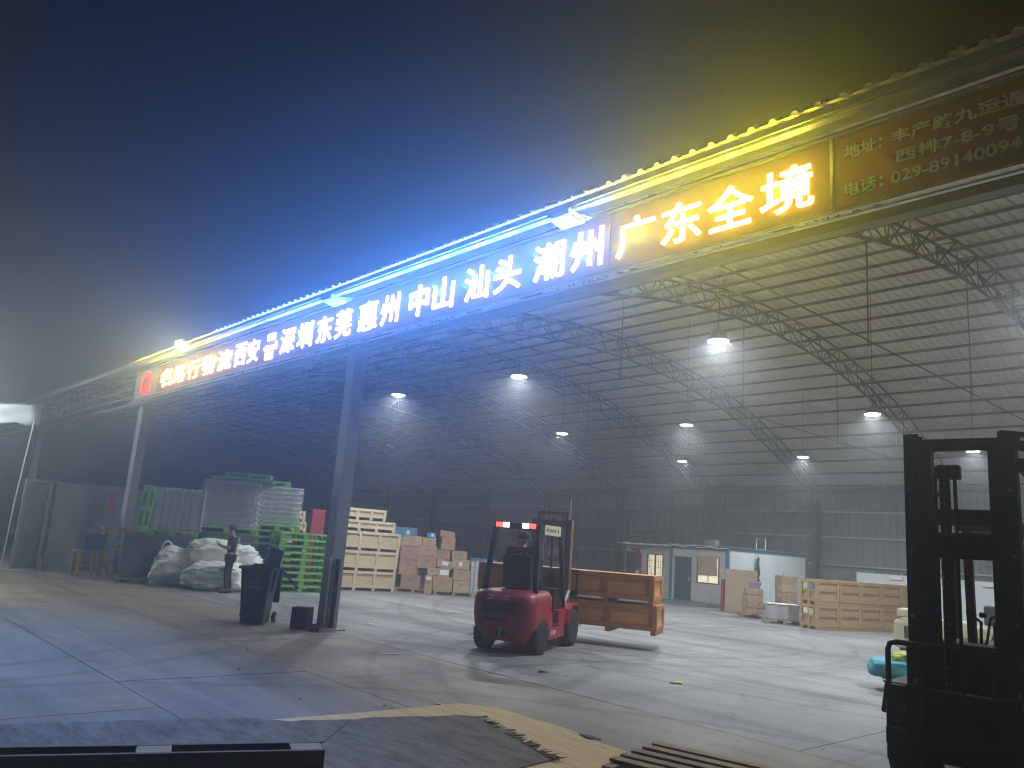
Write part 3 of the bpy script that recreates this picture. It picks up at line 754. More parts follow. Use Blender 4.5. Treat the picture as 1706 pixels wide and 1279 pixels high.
# ------------------------------------------------------------------ white woven bags
def bag(label, loc, dims, rz, seed, handles=0, lean=0):
    bm = bmesh.new(); bmesh.ops.create_icosphere(bm, subdivisions=5, radius=1)
    for v in bm.verts:
        p = v.co.copy()
        q = Vector([math.copysign(abs(c)**.72, c) for c in p])
        n1 = noise.noise(p*1.5+Vector((seed, 0, 0)))*.26+(.5-abs(noise.noise(Vector((p.x*2.0+p.z, p.y*2.0, p.z*6.5))+Vector((0, seed, 0)))))*.20+(.4-abs(noise.noise(p*5.5+Vector((seed, seed, 0)))))*.16
        q *= 1+n1
        x, y, z = q.x*dims[0]/2, q.y*dims[1]/2, q.z*dims[2]/2+dims[2]*.46
        if z < .02: z = .004+.02*abs(noise.noise(p*4))
        x += lean*z
        v.co = (x, y, z)
    me = bpy.data.meshes.new('bag_body'); bm.to_mesh(me); bm.free()
    me.polygons.foreach_set('use_smooth', [True]*len(me.polygons)); me.materials.append(M['bag'])
    t = thing('woven_bag', label, 'bag', loc, rz, 'big white woven bags')
    link('bag_body', me, t)
    top = max(v.co.z for v in me.vertices)
    for k in range(handles):
        x = (-.28+.5*k)*dims[0]; pts = []
        for i in range(9):
            a = math.pi*i/8; pts.append((x+math.cos(a)*.13+lean*top, -.05+.04*math.sin(a*2), top*.84+math.sin(a)*(.26 if k == 0 else .17)))
        MB().tube(pts, .026, 6).build('handle_loop', 'bag', t, smooth=True)
    return t
bag('white woven bag with loop handles standing at the left end of the bag heap', (-22.25, 8.22, 0), (1.25, 1.0, .98), R(55), 1.3, 2)
bag('white woven bag slumped on the floor in front, left of the worker\'s legs', (-21.05, 8.75, 0), (1.35, .95, .72), R(60), 4.1)
bag('large white woven bag lying on the others behind the worker\'s arm', (-21.65, 9.0, .42), (1.75, 1.1, .86), R(62), 8.8, 0, .1)
bag('white woven bag between the worker and the wheelie bin', (-21.45, 9.75, 0), (1.0, 1.0, .92), R(60), 6.2, 0)
bag('white woven bag mostly hidden at the back of the bag heap', (-22.0, 9.3, 0), (1.3, 1.0, .95), R(60), 2.2, 0)

# ------------------------------------------------------------------ wheelie bin
bn = thing('wheelie_bin', 'dark green wheeled rubbish bin with open lid and a blue board sticking out', 'bin', (-14.05, 6.70, 0), R(50))
mb = MB(); lv = [(.02, .40, .46), (.25, .43, .50), (.95, .54, .64), (.98, .56, .66)]; vs = []
for z, wx, dy in lv:
    for x, y in ((-1, -1), (1, -1), (1, 1), (-1, 1)): vs.append((x*wx/2, y*dy/2, z))
for (z, wx, dy) in ((.97, .52, .62), (.12, .40, .44)):
    for x, y in ((-1, -1), (1, -1), (1, 1), (-1, 1)): vs.append((x*wx/2, y*dy/2, z))
fs = [(3, 2, 1, 0)]
for k in range(5):
    for i in range(4): fs.append((k*4+i, k*4+(i+1) % 4, (k+1)*4+(i+1) % 4, (k+1)*4+i))
fs.append((20, 21, 22, 23))
mb.add(vs, fs).build('bin_body', 'binb', bn, bevel=.012)
rim = MB()
for c, d in (((0, -.345, .985), (.62, .05, .05)), ((0, .345, .985), (.62, .05, .05)), ((-.29, 0, .985), (.05, .64, .05)), ((.29, 0, .985), (.05, .64, .05))): rim.box(c, d)
rim.build('rim', 'binb', bn, bevel=.008)
for x in (-.18, -.06, .06, .18): part_box('rib', bn, (x, -.283, .45), (.025, .03, .62), 'binb', .004, (R(-8.5), 0, 0))
hl = MB(); hl.tube([(-.25, .36, 1.0), (-.25, .42, 1.02), (.25, .42, 1.02), (.25, .36, 1.0)], .018, 8); hl.build('handle', 'binb', bn, smooth=True)
lid = MB(); lid.box((0, .425, .66), (.60, .05, .62)); lid.box((0, .46, .66), (.5, .03, .5)); lid.build('lid', 'binb', bn, bevel=.014)
for s in (-1, 1):
    wl = MB().lathe([(.03, -.028), (.095, -.028), (.10, -.015), (.10, .015), (.095, .028), (.03, .028)], (s*.27, .30, .10), 20, Matrix.Rotation(R(90), 3, 'Y')).build('wheel', 'rubber', bn, smooth=True)
    MB().lathe([(.0, -.034), (.055, -.034), (.055, .034), (0, .034)], (s*.27, .30, .10), 14, Matrix.Rotation(R(90), 3, 'Y')).build('hub', 'steel', wl, smooth=True)
MB().tube([(-.27, .30, .10), (.27, .30, .10)], .013, 8).build('axle', 'steel', bn)
mk = MB()
for z, n_ in ((.74, 3), (.66, 4)):
    for k in range(n_):
        mk.box((-.10+k*.06, -.2915-(z-.66)*.1, z), (.035, .004, .012)); mk.box((-.10+k*.06, -.2915-(z-.66)*.1, z-.025), (.028, .004, .010)); mk.box((-.095+k*.06, -.2915-(z-.66)*.1, z-.012), (.008, .004, .035))
mk.build('pale_marking', 'greyp2', bn)
b = MB().box((0, 0, .35), (.24, .05, .78)).build('foam_board', 'blue', None, bevel=.008); b.location = (-13.93, 6.80, .62); b.rotation_euler = (R(6), R(11), R(45)); tag(b, 'blue foam board standing upright in the wheelie bin', 'board')
b = MB().tube([(0, 0, 0), (.42, .06, -.34)], .022, 8).build('mop_handle', 'blue', None, smooth=True); b.location = (-13.92, 7.02, 1.0); b.rotation_euler = (0, 0, R(20)); tag(b, 'pale blue pole jutting down behind the wheelie bin', 'pole')
b = MB(); b.box((0, 0, .19), (.31, .29, .38), taper=.97); o = b.build('brown_bin', 'brown', None, bevel=.012); o.location = (-13.16, 7.16, 0); o.rotation_euler = (0, 0, R(40)); tag(o, 'dark brown square box on the floor against the near column', 'box')

# ------------------------------------------------------------------ cardboard pile right of the crates
o2 = Vector((-21.2, 15.15, 0)); f2 = Vector((.55, .835, 0)); n2 = Vector((.835, -.55, 0)); RC = ang(f2.x, f2.y)
def P2(s, d, z): p = o2+f2*s-n2*d; return (p.x, p.y, z)
wooden_pallet('wooden pallet under the right half of the brown carton pile', P2(1.45, .6, 0), RC, 1.3, 1.1)
wooden_pallet('wooden pallet under the left part of the brown carton pile', P2(.15, .9, 0), RC, 1.2, 1.1)
CB = [  # s, depth, z, (w, d, h), material, tilt, label, paper
 (.05, .7, .14, (.62, .5, .42), 'card3', 0, 'scuffed carton with a white strap at the foot of the pile by the pale crates', None),
 (.62, .42, .01, (.24, .4, .58), 'card', 0, 'tall narrow carton standing on the floor with a white label', (0, .85, .15, .1)),
 (1.08, .42, .14, (.62, .5, .44), 'card', 0, 'large carton at the bottom of the pile with a dark triangle mark', None),
 (1.68, .42, .14, (.52, .5, .36), 'card2', 0, 'low carton at the bottom on the pallet beside the shiny wrapped goods', None),
 (1.06, .44, .585, (.40, .4, .26), 'card', 0, 'carton with a white and black paper label in the middle of the pile', (.1, .5, .30, .16)),
 (.72, .5, .60, (.30, .4, .22), 'card2', 0, 'small carton on the narrow standing carton', None),
 (1.66, .42, .505, (.54, .5, .34), 'card', 0, 'plain carton second from the bottom at the right end of the pile', None),
 (1.62, .42, .85, (.56, .5, .30), 'card2', 0, 'carton with white paper and an orange spot at the right end of the pile', (.0, .55, .10, .14)),
 (1.08, .5, .85, (.50, .5, .26), 'card', (0, .16, 0), 'tilted carton with torn white flap in the middle of the pile', (0, .6, .22, .12)),
 (-.05, .95, .56, (.66, .6, .46), 'card3', 0, 'wide pinkish carton low in the pile beside the pale crates', None),
 (.52, .85, .80, (.62, .6, .40), 'card3', 0, 'wide pinkish carton in the middle of the pile', None),
 (-.05, .95, 1.03, (.66, .6, .42), 'card3', 0, 'pinkish carton above the wide one beside the pale crates', None),
 (.55, .95, 1.21, (.60, .6, .30), 'card', 0, 'carton with two dark holes high in the pile', None),
 (1.05, .85, 1.12, (.46, .5, .30), 'card3', 0, 'carton with a dark open top right of the pile middle', None),
 (1.58, .7, 1.16, (.50, .5, .26), 'card', 0, 'carton under the two stacked boxes at the right top', None),
 (.02, .95, 1.46, (.60, .6, .34), 'card', 0, 'carton with a small brown stain on the upper left of the pile', None),
 (.55, .95, 1.52, (.44, .5, .26), 'card2', 0, 'pale carton on the upper middle of the pile', None),
 (1.18, .85, 1.43, (.44, .5, .40), 'card', 0, 'tall carton below the topmost one of the pile', None),
 (1.12, .85, 1.84, (.46, .5, .20), 'card', (0, .09, 0), 'topmost slightly tilted carton of the pile', None)]
for s_, d_, z_, dm, mm, tl, lab, pp in CB:
    carton(lab, dm, P2(s_, d_, z_), RC+random.uniform(-.05, .05), mm, tl or None, paper=pp)
carton('shiny blue plastic crate lid on the upper left behind the brown cartons', (1.0, .6, .32), P2(-.35, 1.7, 1.75), RC, 'bluet', None, 'goods behind the carton pile', False, (.2, .5, .12, .12))
carton('dark wrapped goods stacked behind the brown cartons', (1.1, .9, 1.72), P2(-.3, 1.75, .01), RC, 'wrap', None, 'goods behind the carton pile', False)
carton('small blue tin on top of the brown cartons', (.3, .3, .16), P2(.62, .95, 1.79), RC, 'bluet', None, 'goods behind the carton pile', False, (.1, .5, .1, .1))
# shiny wrapped columns right of the cartons
for k in range(2):
    t = thing('wrapped_pallet_load', ('silvery film-wrapped tube load right of the brown cartons', 'silvery film-wrapped tube load nearest the red forklift')[k], 'pallet load', P2(2.15+.42*k, .55, 0), RC, 'silvery wrapped loads')
    part_box('pallet_base', t, (0, 0, .06), (.44, .8, .12), 'palw')
    for i in range(3):
        for j in range(3): MB().lathe([(.055, .12), (.06, .14), (.06, 1.10), (.055, 1.14)], (-.13+.13*i, -.3+.25*j, 0), 10).build('tube', 'greyp2', t, smooth=True)
    mb = MB(); n_ = 20; vs = []; fs = []
    for kk in range(11):
        for i in range(n_):
            a = i/n_*4; e = int(a); f = a-e
            x, y = [(-.5+f, -.5), (.5, -.5+f), (.5-f, .5), (-.5, .5-f)][e]
            d = noise.noise(Vector((x*7, y*7, kk*1.3+k*9)))*.07
            vs.append((x*.42*(1+d), y*.78*(1+d), .12+kk*.106))
    for kk in range(10):
        for i in range(n_): fs.append((kk*n_+i, kk*n_+(i+1) % n_, (kk+1)*n_+(i+1) % n_, (kk+1)*n_+i))
    MB().add(vs, fs).build('film_cover', 'film', t, smooth=True)
    part_box('blue_cap', t, (0, 0, 1.2), (.40, .7, .06), 'bluet')

# ------------------------------------------------------------------ cabins
cb = thing('container_cabin', 'white sandwich-panel site cabin with blue frame and teal door', 'cabin', (-16.84, 26.5, 0), 0)
CW, CL, CH = 2.66, 6.0, 2.25
MB().box((-.03, CL/2, 1.17), (.05, CL-.2, 1.98)).build('side_panel', 'cabin', cb)
for (x0, x1, z0, z1) in ((-CW+.12, -2.42, .14, 2.12), (-1.62, -1.36, .14, 2.12), (-.38, -.10, .14, 2.12), (-1.36, -.38, .14, .86), (-1.36, -.38, 1.86, 2.12), (-2.42, -1.62, 1.80, 2.12)):
    MB().box(((x0+x1)/2, .03, (z0+z1)/2), (x1-x0-.004, .05, z1-z0-.004)).build('front_panel', 'cabinf', cb)
MB().box((-CW/2, CL-.03, 1.17), (CW-.2, .05, 1.98)).build('rear_panel', 'cabin', cb)
MB().box((-CW+.03, CL/2, 1.17), (.05, CL-.2, 1.98)).build('side_panel', 'cabin', cb)
for x in (-.05, -CW+.05):
    for y in (.05, CL-.05): part_box('corner_post', cb, (x, y, 1.1), (.11, .11, 2.2), 'bluef')
for x in (-.05, -CW+.05):
    part_box('top_rail', cb, (x, CL/2, 2.2), (.12, CL-.1, .11), 'bluef'); part_box('bottom_rail', cb, (x, CL/2, .09), (.12, CL-.1, .14), 'bluef')
part_box('bottom_rail', cb, (-CW/2, .05, .08), (CW-.1, .13, .15), 'steel'); part_box('top_rail', cb, (-CW/2, .04, 2.2), (CW-.1, .10, .10), 'bluef')
mb = MB(); mb.box((-CW/2, CL/2-.05, 2.275), (CW+.08, CL+.1, .03)); mb.build('roof', 'steel', cb)
mb = MB(); n_ = 12
for i in range(n_): mb.box((-CW+CW*(i+.5)/n_, -.10, 2.215+.03*math.sin(i*1.7)), (CW/n_+.004, .22, .022))
mb.build('awning_strip', 'whitep', cb)
dr = part_box('door', cb, (-2.02, .03, .97), (.79, .045, 1.64), 'door', .006)
MB().box((.31, -.04, 0), (.03, .05, .16)).build('handle', 'wire', dr)
fr = MB()
for c, d in (((-.87, .02, .87), (.99, .08, .04)), ((-.87, .02, 1.85), (.99, .08, .04)), ((-1.35, .02, 1.36), (.04, .08, .94)), ((-.39, .02, 1.36), (.04, .08, .94))): fr.box(c, d)
wf = fr.build('window', 'winfr', cb); MB().box((-.87, .035, 1.36), (.94, .012, .94)).build('pane', 'winlit', wf)
part_box('mullion', wf, (-.87, .02, 1.36), (.025, .03, .92), 'winfr')
o = MB().box((0, 0, 0), (.86, .02, .74), jig=.03).build('cardboard_sheet', 'card2', None); o.location = (-17.71, 26.46, 1.52); o.rotation_euler = (0, R(-3), 0); tag(o, 'brown cardboard sheet covering the window of the teal-doored cabin', 'cardboard')
part_box('step', cb, (-1.65, -.28, .045), (2.1, .42, .09), 'steel')
o = part_box('air_conditioner', None, (-17.9, 27.0, 2.40), (.5, .3, .22), 'steel', .02); tag(o, 'small grey box unit on the cabin roof', 'air conditioner')
# hanging garland on the cabin side
mb = MB(); rr = random.Random(5)
for k in range(130):
    z = rr.uniform(.15, 1.65); wv = .10+.08*math.sin(z*4)
    a = rr.uniform(0, 6.28); c = (rr.uniform(0, .12), rr.uniform(-wv, wv), z)
    mb.box(c, (.05, .10, .012), rot=Matrix.Rotation(a, 3, 'X') @ Matrix.Rotation(rr.uniform(-1, 1), 3, 'Y'))
t = thing('garland', 'dark leafy garland hanging down the white side of the cabin', 'garland', (-16.79, 28.45, .3), 0)
o = mb.build('leaves', 'plant', t); o['kind'] = 'stuff'; MB().tube([(.05, 0, .1), (.05, 0, 2.0)], .012, 6).build('cord', 'black', t)
part_box('wall_socket', cb, (.006, 4.05, 1.35), (.02, .09, .09), 'brown')
# little framed box on a post above the cabin roof
t = thing('roof_frame', 'small white open frame standing on the cabin roof edge', 'frame', (-16.95, 29.0, 2.29), 0)
for x, z, w_, h_ in ((-.20, .22, .02, .44), (.20, .22, .02, .44), (0, .43, .40, .02), (0, .02, .40, .02)):
    part_box('frame_bar', t, (x, 0, z), (w_, .03, h_), 'whitep')
# left cabin
lc = thing('old_cabin', 'weathered grey-white cabin with a lit barred window and a dark open door', 'cabin', (-19.56, 26.6, 0), 0)
LW = 2.3
for (x0, x1, z0, z1) in ((-LW, -2.28, .1, 2.1), (-1.52, -1.12, .1, 2.1), (-.33, -.02, .1, 2.1), (-1.12, -.33, .1, .78), (-1.12, -.33, 1.82, 2.1), (-2.28, -1.52, 1.86, 2.1)):
    MB().box(((x0+x1)/2, .03, (z0+z1)/2), (x1-x0-.004, .06, z1-z0-.004)).build('front_panel', 'cabinf', lc)
part_box('side_panel', lc, (-LW+.02, 2.6, 1.1), (.05, 5.1, 2.0), 'cabinf'); part_box('rear_panel', lc, (-LW/2, 5.15, 1.1), (LW, .05, 2.0), 'cabinf')
mb = MB()
for i in range(12): mb.box((-LW-.15+(LW+.3)*(i+.5)/12, 2.45, 2.19+.02*math.sin(i*2.1)), ((LW+.3)/12+.004, 5.6, .025))
mb.build('roof', 'whitep', lc)
part_box('door', lc, (-1.90, .05, .95), (.74, .04, 1.78), 'black'); part_box('door_post', lc, (-1.47, -.012, .95), (.09, .03, 1.75), 'redpl')
part_box('nameplate', lc, (-1.72, -.008, 1.93), (.42, .02, .16), 'redpl'); part_box('notice', lc, (-1.62, .015, 1.05), (.24, .02, .16), 'paper')
fr = MB()
for c, d in (((-.725, 0, .79), (.82, .07, .035)), ((-.725, 0, 1.81), (.82, .07, .035)), ((-1.115, 0, 1.3), (.035, .07, 1.02)), ((-.335, 0, 1.3), (.035, .07, 1.02)), ((-.725, 0, 1.3), (.06, .05, 1.0))): fr.box(c, d)
for x in (-1.01, -.90, -.56, -.45): fr.box((x, -.01, 1.3), (.012, .012, 1.0))
for z in (1.05, 1.3, 1.55): fr.box((-.725, -.011, z), (.78, .012, .012))
wf = fr.build('window', 'winfr', lc); MB().box((-.725, .04, 1.3), (.77, .012, 1.0)).build('pane', 'winlit', wf)

# ------------------------------------------------------------------ cartons and boards in front of the cabin side
o3 = Vector((-14.9, 24.6, 0)); f3 = Vector((.78, -.62, 0)); R3 = ang(f3.x, f3.y)
b = MB().box((0, 0, .74), (1.1, .10, 1.48)).build('cardboard_sheet', 'card2', None, bevel=.006); b.location = (-15.75, 25.65, 0); b.rotation_euler = (R(-5), 0, R(28)); tag(b, 'tall flat brown carton leaning against the white cabin side', 'carton')
b = MB().box((0, 0, .55), (.10, .5, 1.1)).build('red_drum', 'redpl', None, bevel=.03); b.location = (-16.35, 25.6, 0); tag(b, 'dark red thin panel on edge between the cabin corner and the leaning carton', 'panel')
def P3(s, d, z): return (-14.75+s*.60+d*.6, 24.3-s*.75+d*.75, z)
R3 = ang(.62, -.78)
wooden_pallet('wooden pallet under the small bundled cartons by the cabin', P3(.25, .3, 0), R3+R(90), 1.0, 1.1)
wooden_pallet('wooden pallet under the taller carton stack behind the tan boxes', P3(.5, 1.5, 0), R3+R(90), 1.2, 1.2)
rr = random.Random(3); k = 0
nm = ['nearest the leaning carton', 'second from the leaning carton', 'beside the pale strapped pallet']
for lev in range(4):
    for i in range(3):
        if lev == 3 and i == 0: continue
        carton('low reddish carton %s, %s' % (['in the floor layer', 'in the second layer', 'in the third layer', 'on the bundle top'][lev], nm[i]), (.44, .5, .19), P3(.0+i*.47, .18, .14+lev*.2), R3+rr.uniform(-.04, .04), ('card3', 'card', 'card3')[(lev+i) % 3], None, 'reddish cartons by the cabin', True, (0, .5, .1, .06) if rr.random() < .5 else None)
for lev in range(5):
    for i in range(3):
        carton('film-wrapped carton %s of the tall stack, %s' % (['in the floor layer', 'in the second layer', 'in the third layer', 'in the fourth layer', 'in the top layer'][lev], ['at its cabin end', 'in its middle', 'at its tan-box end'][i]), (.42, .5, .25), P3(.1+i*.45, 1.35, .14+lev*.255), R3+rr.uniform(-.04, .04), ('card3', 'card', 'card2')[(lev*2+i) % 3], None, 'reddish cartons in the tall stack', True, (.1, .5, .12, .08) if rr.random() < .4 else None)
carton('small lavender carton lying on the reddish bundle', (.34, .3, .18), P3(.75, .2, .95), R3, 'lav', None, 'reddish cartons by the cabin', False)
# pale strapped pallet load
t = thing('strapped_pallet_load', 'pale grey strapped goods on a low wooden pallet left of the tan boxes', 'pallet load', (-12.75, 23.05, .14), ang(.75, .66))
MB().box((0, 0, .21), (.86, .7, .42), jig=.012).build('wrapped_block', 'wrap', t, bevel=.02); part_box('top_sheet', t, (0, 0, .44), (.9, .74, .02), 'whitep')
for x in (-.25, .25): part_box('strap', t, (x, 0, .22), (.03, .735, .46), 'greyp2')
wooden_pallet('low wooden pallet under the pale strapped goods', (-12.75, 23.05, 0), ang(.75, .66), 1.0, .85)

# ------------------------------------------------------------------ tan wooden boxes on the right
o4 = Vector((-11.28, 22.40, 0)); f4 = Vector((.30, .954, 0)); n4 = Vector((.954, -.30, 0)); R4 = ang(f4.x, f4.y)
ordn = ['at the cabin end', 'second from the cabin end', 'third from the cabin end', 'fourth from the cabin end', 'fifth, partly behind the black mast', 'sixth, behind the black mast']
for i in range(6):
    for lev in range(2):
        p = o4+f4*(.43+i*.87)-n4*.34
        t = crate('tan wooden box in the %s tier, %s' % (('lower', 'upper')[lev], ordn[i]), .68, .85, .70, (p.x, p.y, lev*.705), R4+R(90)+random.uniform(-.012, .012), 2, ('woodbox', 'woodboxb'), .09, 'tan wooden boxes in a two-tier row')
        part_box('batten', t, (-.332, 0, .40), (.02, .66, .05), 'woodboxb'); part_box('batten', t, (0, .418, .40), (.50, .02, .05), 'woodboxb')
        if i == 0:
            part_box('paper_label', t, (.12, .430, .52), (.16, .006, .16), 'paperg' if lev else 'paper')
            part_box('paper_label', t, (-.10, .430, .50), (.16, .006, .16), 'paperb' if lev else 'paperg')
# pale panels and wire cages along the back wall
t = thing('panel_stack', 'long pale stack of white panels standing against the back wall behind the tan boxes', 'panels', (-12.2, 33.2, 0), 0)
for k in range(4): part_box('panel', t, (0, .12*k, .85), (5.6, .09, 1.7-.03*k), 'greyp2' if k % 2 else 'cabin')
for k, x in enumerate((-1.2, -.1, 1.0, 2.1)):
    o = part_box('notice_sheet', None, (-12.2+x, 33.1, 1.6), (.45, .02, .16), 'paper'); tag(o, 'white paper notice taped to the pale panel stack, %s' % ['nearest the wall column', 'second from the wall column', 'third from the wall column', 'behind the black mast'][k], 'notice', 'notices on the panels')
def cage(X, Y, label):
    t = thing('wire_cage', label, 'cage', (X, Y, 0), R(8), 'wire cages of cartons')
    for x in (-.75, .75):
        for y in (-.5, .5): part_box('post', t, (x, y, .95), (.04, .04, 1.9), 'whitep')
    for z in (.15, .75, 1.3, 1.88):
        for y in (-.5, .5): part_box('rail', t, (0, y, z), (1.5, .03, .03), 'whitep')
        for x in (-.75, .75): part_box('rail', t, (x, 0, z), (.03, 1.0, .03), 'whitep')
    mb = MB()
    for k in range(14): mb.box((-.7+.108*k, -.5, 1.0), (.006, .006, 1.75))
    for k in range(12): mb.box((0, -.506, .2+.15*k), (1.48, .006, .006))
    mb.build('wire_mesh', 'wire', t)
cages = [(-7.2, 29.6, 'white wire cage of cartons beside the red post of the black forklift'), (-5.5, 29.8, 'white wire cage of cartons framed between the black mast uprights'), (-3.8, 30.0, 'white wire cage of cartons beyond the right mast upright')]
for ci, (X, Y, l) in enumerate(cages):
    cage(X, Y, l)
    for lev in range(3):
        for i in range(2):
            carton('brown carton on the %s of the %s cage, %s half' % (['bottom', 'middle', 'top'][lev], ['first', 'second', 'third'][ci], ['red-post-side', 'far'][i]), (.66, .8, .48), (X-.35+.7*i, Y+.05, .17+lev*.57), R(8), ('card', 'card3', 'greyp2')[(lev+i) % 3], None, 'cartons in the wire cages', True, (0, .5, .2, .1))
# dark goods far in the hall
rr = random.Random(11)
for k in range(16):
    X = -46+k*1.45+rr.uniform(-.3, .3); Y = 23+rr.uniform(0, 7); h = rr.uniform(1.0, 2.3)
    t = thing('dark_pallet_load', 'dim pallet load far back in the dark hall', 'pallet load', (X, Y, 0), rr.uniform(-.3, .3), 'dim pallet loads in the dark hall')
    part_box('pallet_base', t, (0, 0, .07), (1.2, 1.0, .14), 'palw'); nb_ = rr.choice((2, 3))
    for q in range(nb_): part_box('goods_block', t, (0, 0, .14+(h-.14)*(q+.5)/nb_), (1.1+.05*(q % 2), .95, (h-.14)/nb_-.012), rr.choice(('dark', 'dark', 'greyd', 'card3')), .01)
# ------------------------------------------------------------------ people
def skin_mesh(name, joints, links, m, root=0, sub=2):
    me = bpy.data.meshes.new('skel'); me.from_pydata([j[:3] for j in joints], links, [])
    o = bpy.data.objects.new('skel', me); COL.objects.link(o)
    md = o.modifiers.new('s', 'SKIN'); md.use_smooth_shade = True
    lay = me.skin_vertices[0] if me.skin_vertices else None
    if lay is None:
        bm = bmesh.new(); bm.from_mesh(me); bm.verts.layers.skin.verify(); bm.to_mesh(me); bm.free(); lay = me.skin_vertices[0]
    for i, j in enumerate(joints):
        r = j[3]; lay.data[i].radius = (r, r*(j[4] if len(j) > 4 else 1)); lay.data[i].use_root = (i == root)
    s = o.modifiers.new('u', 'SUBSURF'); s.levels = sub; s.render_levels = sub
    dg = bpy.context.evaluated_depsgraph_get(); dg.update()
    out = bpy.data.meshes.new_from_object(o.evaluated_get(dg)); bpy.data.objects.remove(o)
    out.name = name; out.materials.clear(); out.materials.append(M[m])
    out.polygons.foreach_set('use_smooth', [True]*len(out.polygons))
    return out
def chain_person(name, label, loc, rz, J, clothes, hand_dir=(0, 1, 0)):
    """J: named joints; one continuous skinned body plus clothing and hair children"""
    t = thing(name, label, 'person', loc, rz)
    order = ['pelvis', 'waist', 'chest', 'neck', 'head', 'crown', 'shL', 'elL', 'wrL', 'haL', 'shR', 'elR', 'wrR', 'haR', 'hipL', 'knL', 'anL', 'toL', 'hipR', 'knR', 'anR', 'toR']
    rad = dict(pelvis=.118, waist=.115, chest=.13, neck=.058, head=.088, crown=.075, shL=.062, elL=.043, wrL=.03, haL=.034, shR=.062, elR=.043, wrR=.03, haR=.034, hipL=.088, knL=.06, anL=.042, toL=.04, hipR=.088, knR=.06, anR=.042, toR=.04)
    js = [(*J[k], rad[k], .8 if k in ('pelvis', 'waist', 'chest') else 1) for k in order]; ix = {k: i for i, k in enumerate(order)}
    ed = [('pelvis', 'waist'), ('waist', 'chest'), ('chest', 'neck'), ('neck', 'head'), ('head', 'crown')]
    for s in 'LR': ed += [('chest', 'sh'+s), ('sh'+s, 'el'+s), ('el'+s, 'wr'+s), ('wr'+s, 'ha'+s), ('pelvis', 'hip'+s), ('hip'+s, 'kn'+s), ('kn'+s, 'an'+s), ('an'+s, 'to'+s)]
    # fingers and thumb grow from the palm
    links = [(ix[a], ix[b]) for a, b in ed]
    hd = Vector(hand_dir)
    for s in 'LR':
        h = Vector(J['ha'+s]); side = Vector((1, 0, 0))*(-1 if s == 'L' else 1)
        for q, (off, ln) in enumerate(((-.024, .062), (-.008, .072), (.008, .068), (.023, .052))):
            b = len(js); p1 = h+side*off+hd*.035; p2 = p1+hd*ln*.55+Vector((0, 0, .012)); p3 = p2+hd*ln*.3-side*.004+Vector((0, 0, .022))
            js += [(*p1, .0105), (*p2, .0095), (*p3, .008)]; links += [(ix['ha'+s], b), (b, b+1), (b+1, b+2)]
        b = len(js); p1 = h-side*.035+hd*.004; p2 = p1-side*.012+hd*.035+Vector((0, 0, .02)); js += [(*p1, .012), (*p2, .009)]; links += [(ix['ha'+s], b), (b, b+1)]
    body = link('body', skin_mesh('body', js, links, 'skin'), t)
    # face: nose, brow, ears as skin relief
    hd_c = Vector(J['head']); up = (Vector(J['crown'])-hd_c).normalized(); fw_ = Vector(J['face']).normalized(); sd = fw_.cross(up).normalized()
    fc = MB()
    fc.lathe([(.02, 0), (.016, .02), (.006, .045)], hd_c+fw_*.082-up*.012, 8, Matrix.Rotation(R(18), 3, sd))
    for s in (-1, 1): fc.box(hd_c+sd*s*.088+up*.005, (.02, .035, .055))
    link('face', fc.mesh('face', 'skin', .004, True), t)
    ey = MB()
    for s in (-1, 1): ey.box(hd_c+fw_*.084+sd*s*.032+up*.026, (.02, .012, .009))
    ey.box(hd_c+fw_*.082-up*.052, (.04, .012, .008)); link('eyes_and_mouth', ey.mesh('eyes_and_mouth', 'hair'), t)
    # hair cap
    bm = bmesh.new(); bmesh.ops.create_icosphere(bm, subdivisions=3, radius=1); cc = hd_c+up*.045-fw_*.014; kill = []
    for v in bm.verts:
        d = v.co.copy(); fr_ = d.dot(fw_); uz = d.dot(up)
        v.co = cc+d*(.112+.006*noise.noise(d*7))*(1 if uz > 0 else .98)
        if (fr_ > .35 and uz < .28) or uz < -.55: kill.append(v)
    bmesh.ops.delete(bm, geom=kill, context='VERTS'); hm_ = bpy.data.meshes.new('hair'); bm.to_mesh(hm_); bm.free(); hm_.materials.append(M['hair'])
    hm_.polygons.foreach_set('use_smooth', [True]*len(hm_.polygons)); link('hair', hm_, t)
    # clothing
    def cl(nm_, ks, es, extra, m, cut=None):
        a = [(*(cut[k] if cut and k in cut else J[k]), rad[k]+extra, .85 if k in ('pelvis', 'waist', 'chest') else 1) for k in ks]; ii = {k: i for i, k in enumerate(ks)}
        link(nm_, skin_mesh(nm_, a, [(ii[p], ii[q]) for p, q in es], m), t)
    mid = lambda a, b, f: tuple(Vector(J[a]).lerp(Vector(J[b]), f))
    cl('shirt', ['pelvis', 'waist', 'chest', 'neck', 'shL', 'elL', 'shR', 'elR'], [('pelvis', 'waist'), ('waist', 'chest'), ('chest', 'neck'), ('chest', 'shL'), ('shL', 'elL'), ('chest', 'shR'), ('shR', 'elR')], .026, clothes[0],
       {'neck': mid('chest', 'neck', .55), 'elL': mid('shL', 'elL', clothes[3]), 'elR': mid('shR', 'elR', clothes[3]), 'pelvis': tuple(Vector(J['pelvis'])-Vector((0, 0, .01)))})
    cl('trousers', ['pelvis', 'hipL', 'knL', 'anL', 'hipR', 'knR', 'anR'], [('pelvis', 'hipL'), ('hipL', 'knL'), ('knL', 'anL'), ('pelvis', 'hipR'), ('hipR', 'knR'), ('knR', 'anR')], .012, clothes[1])
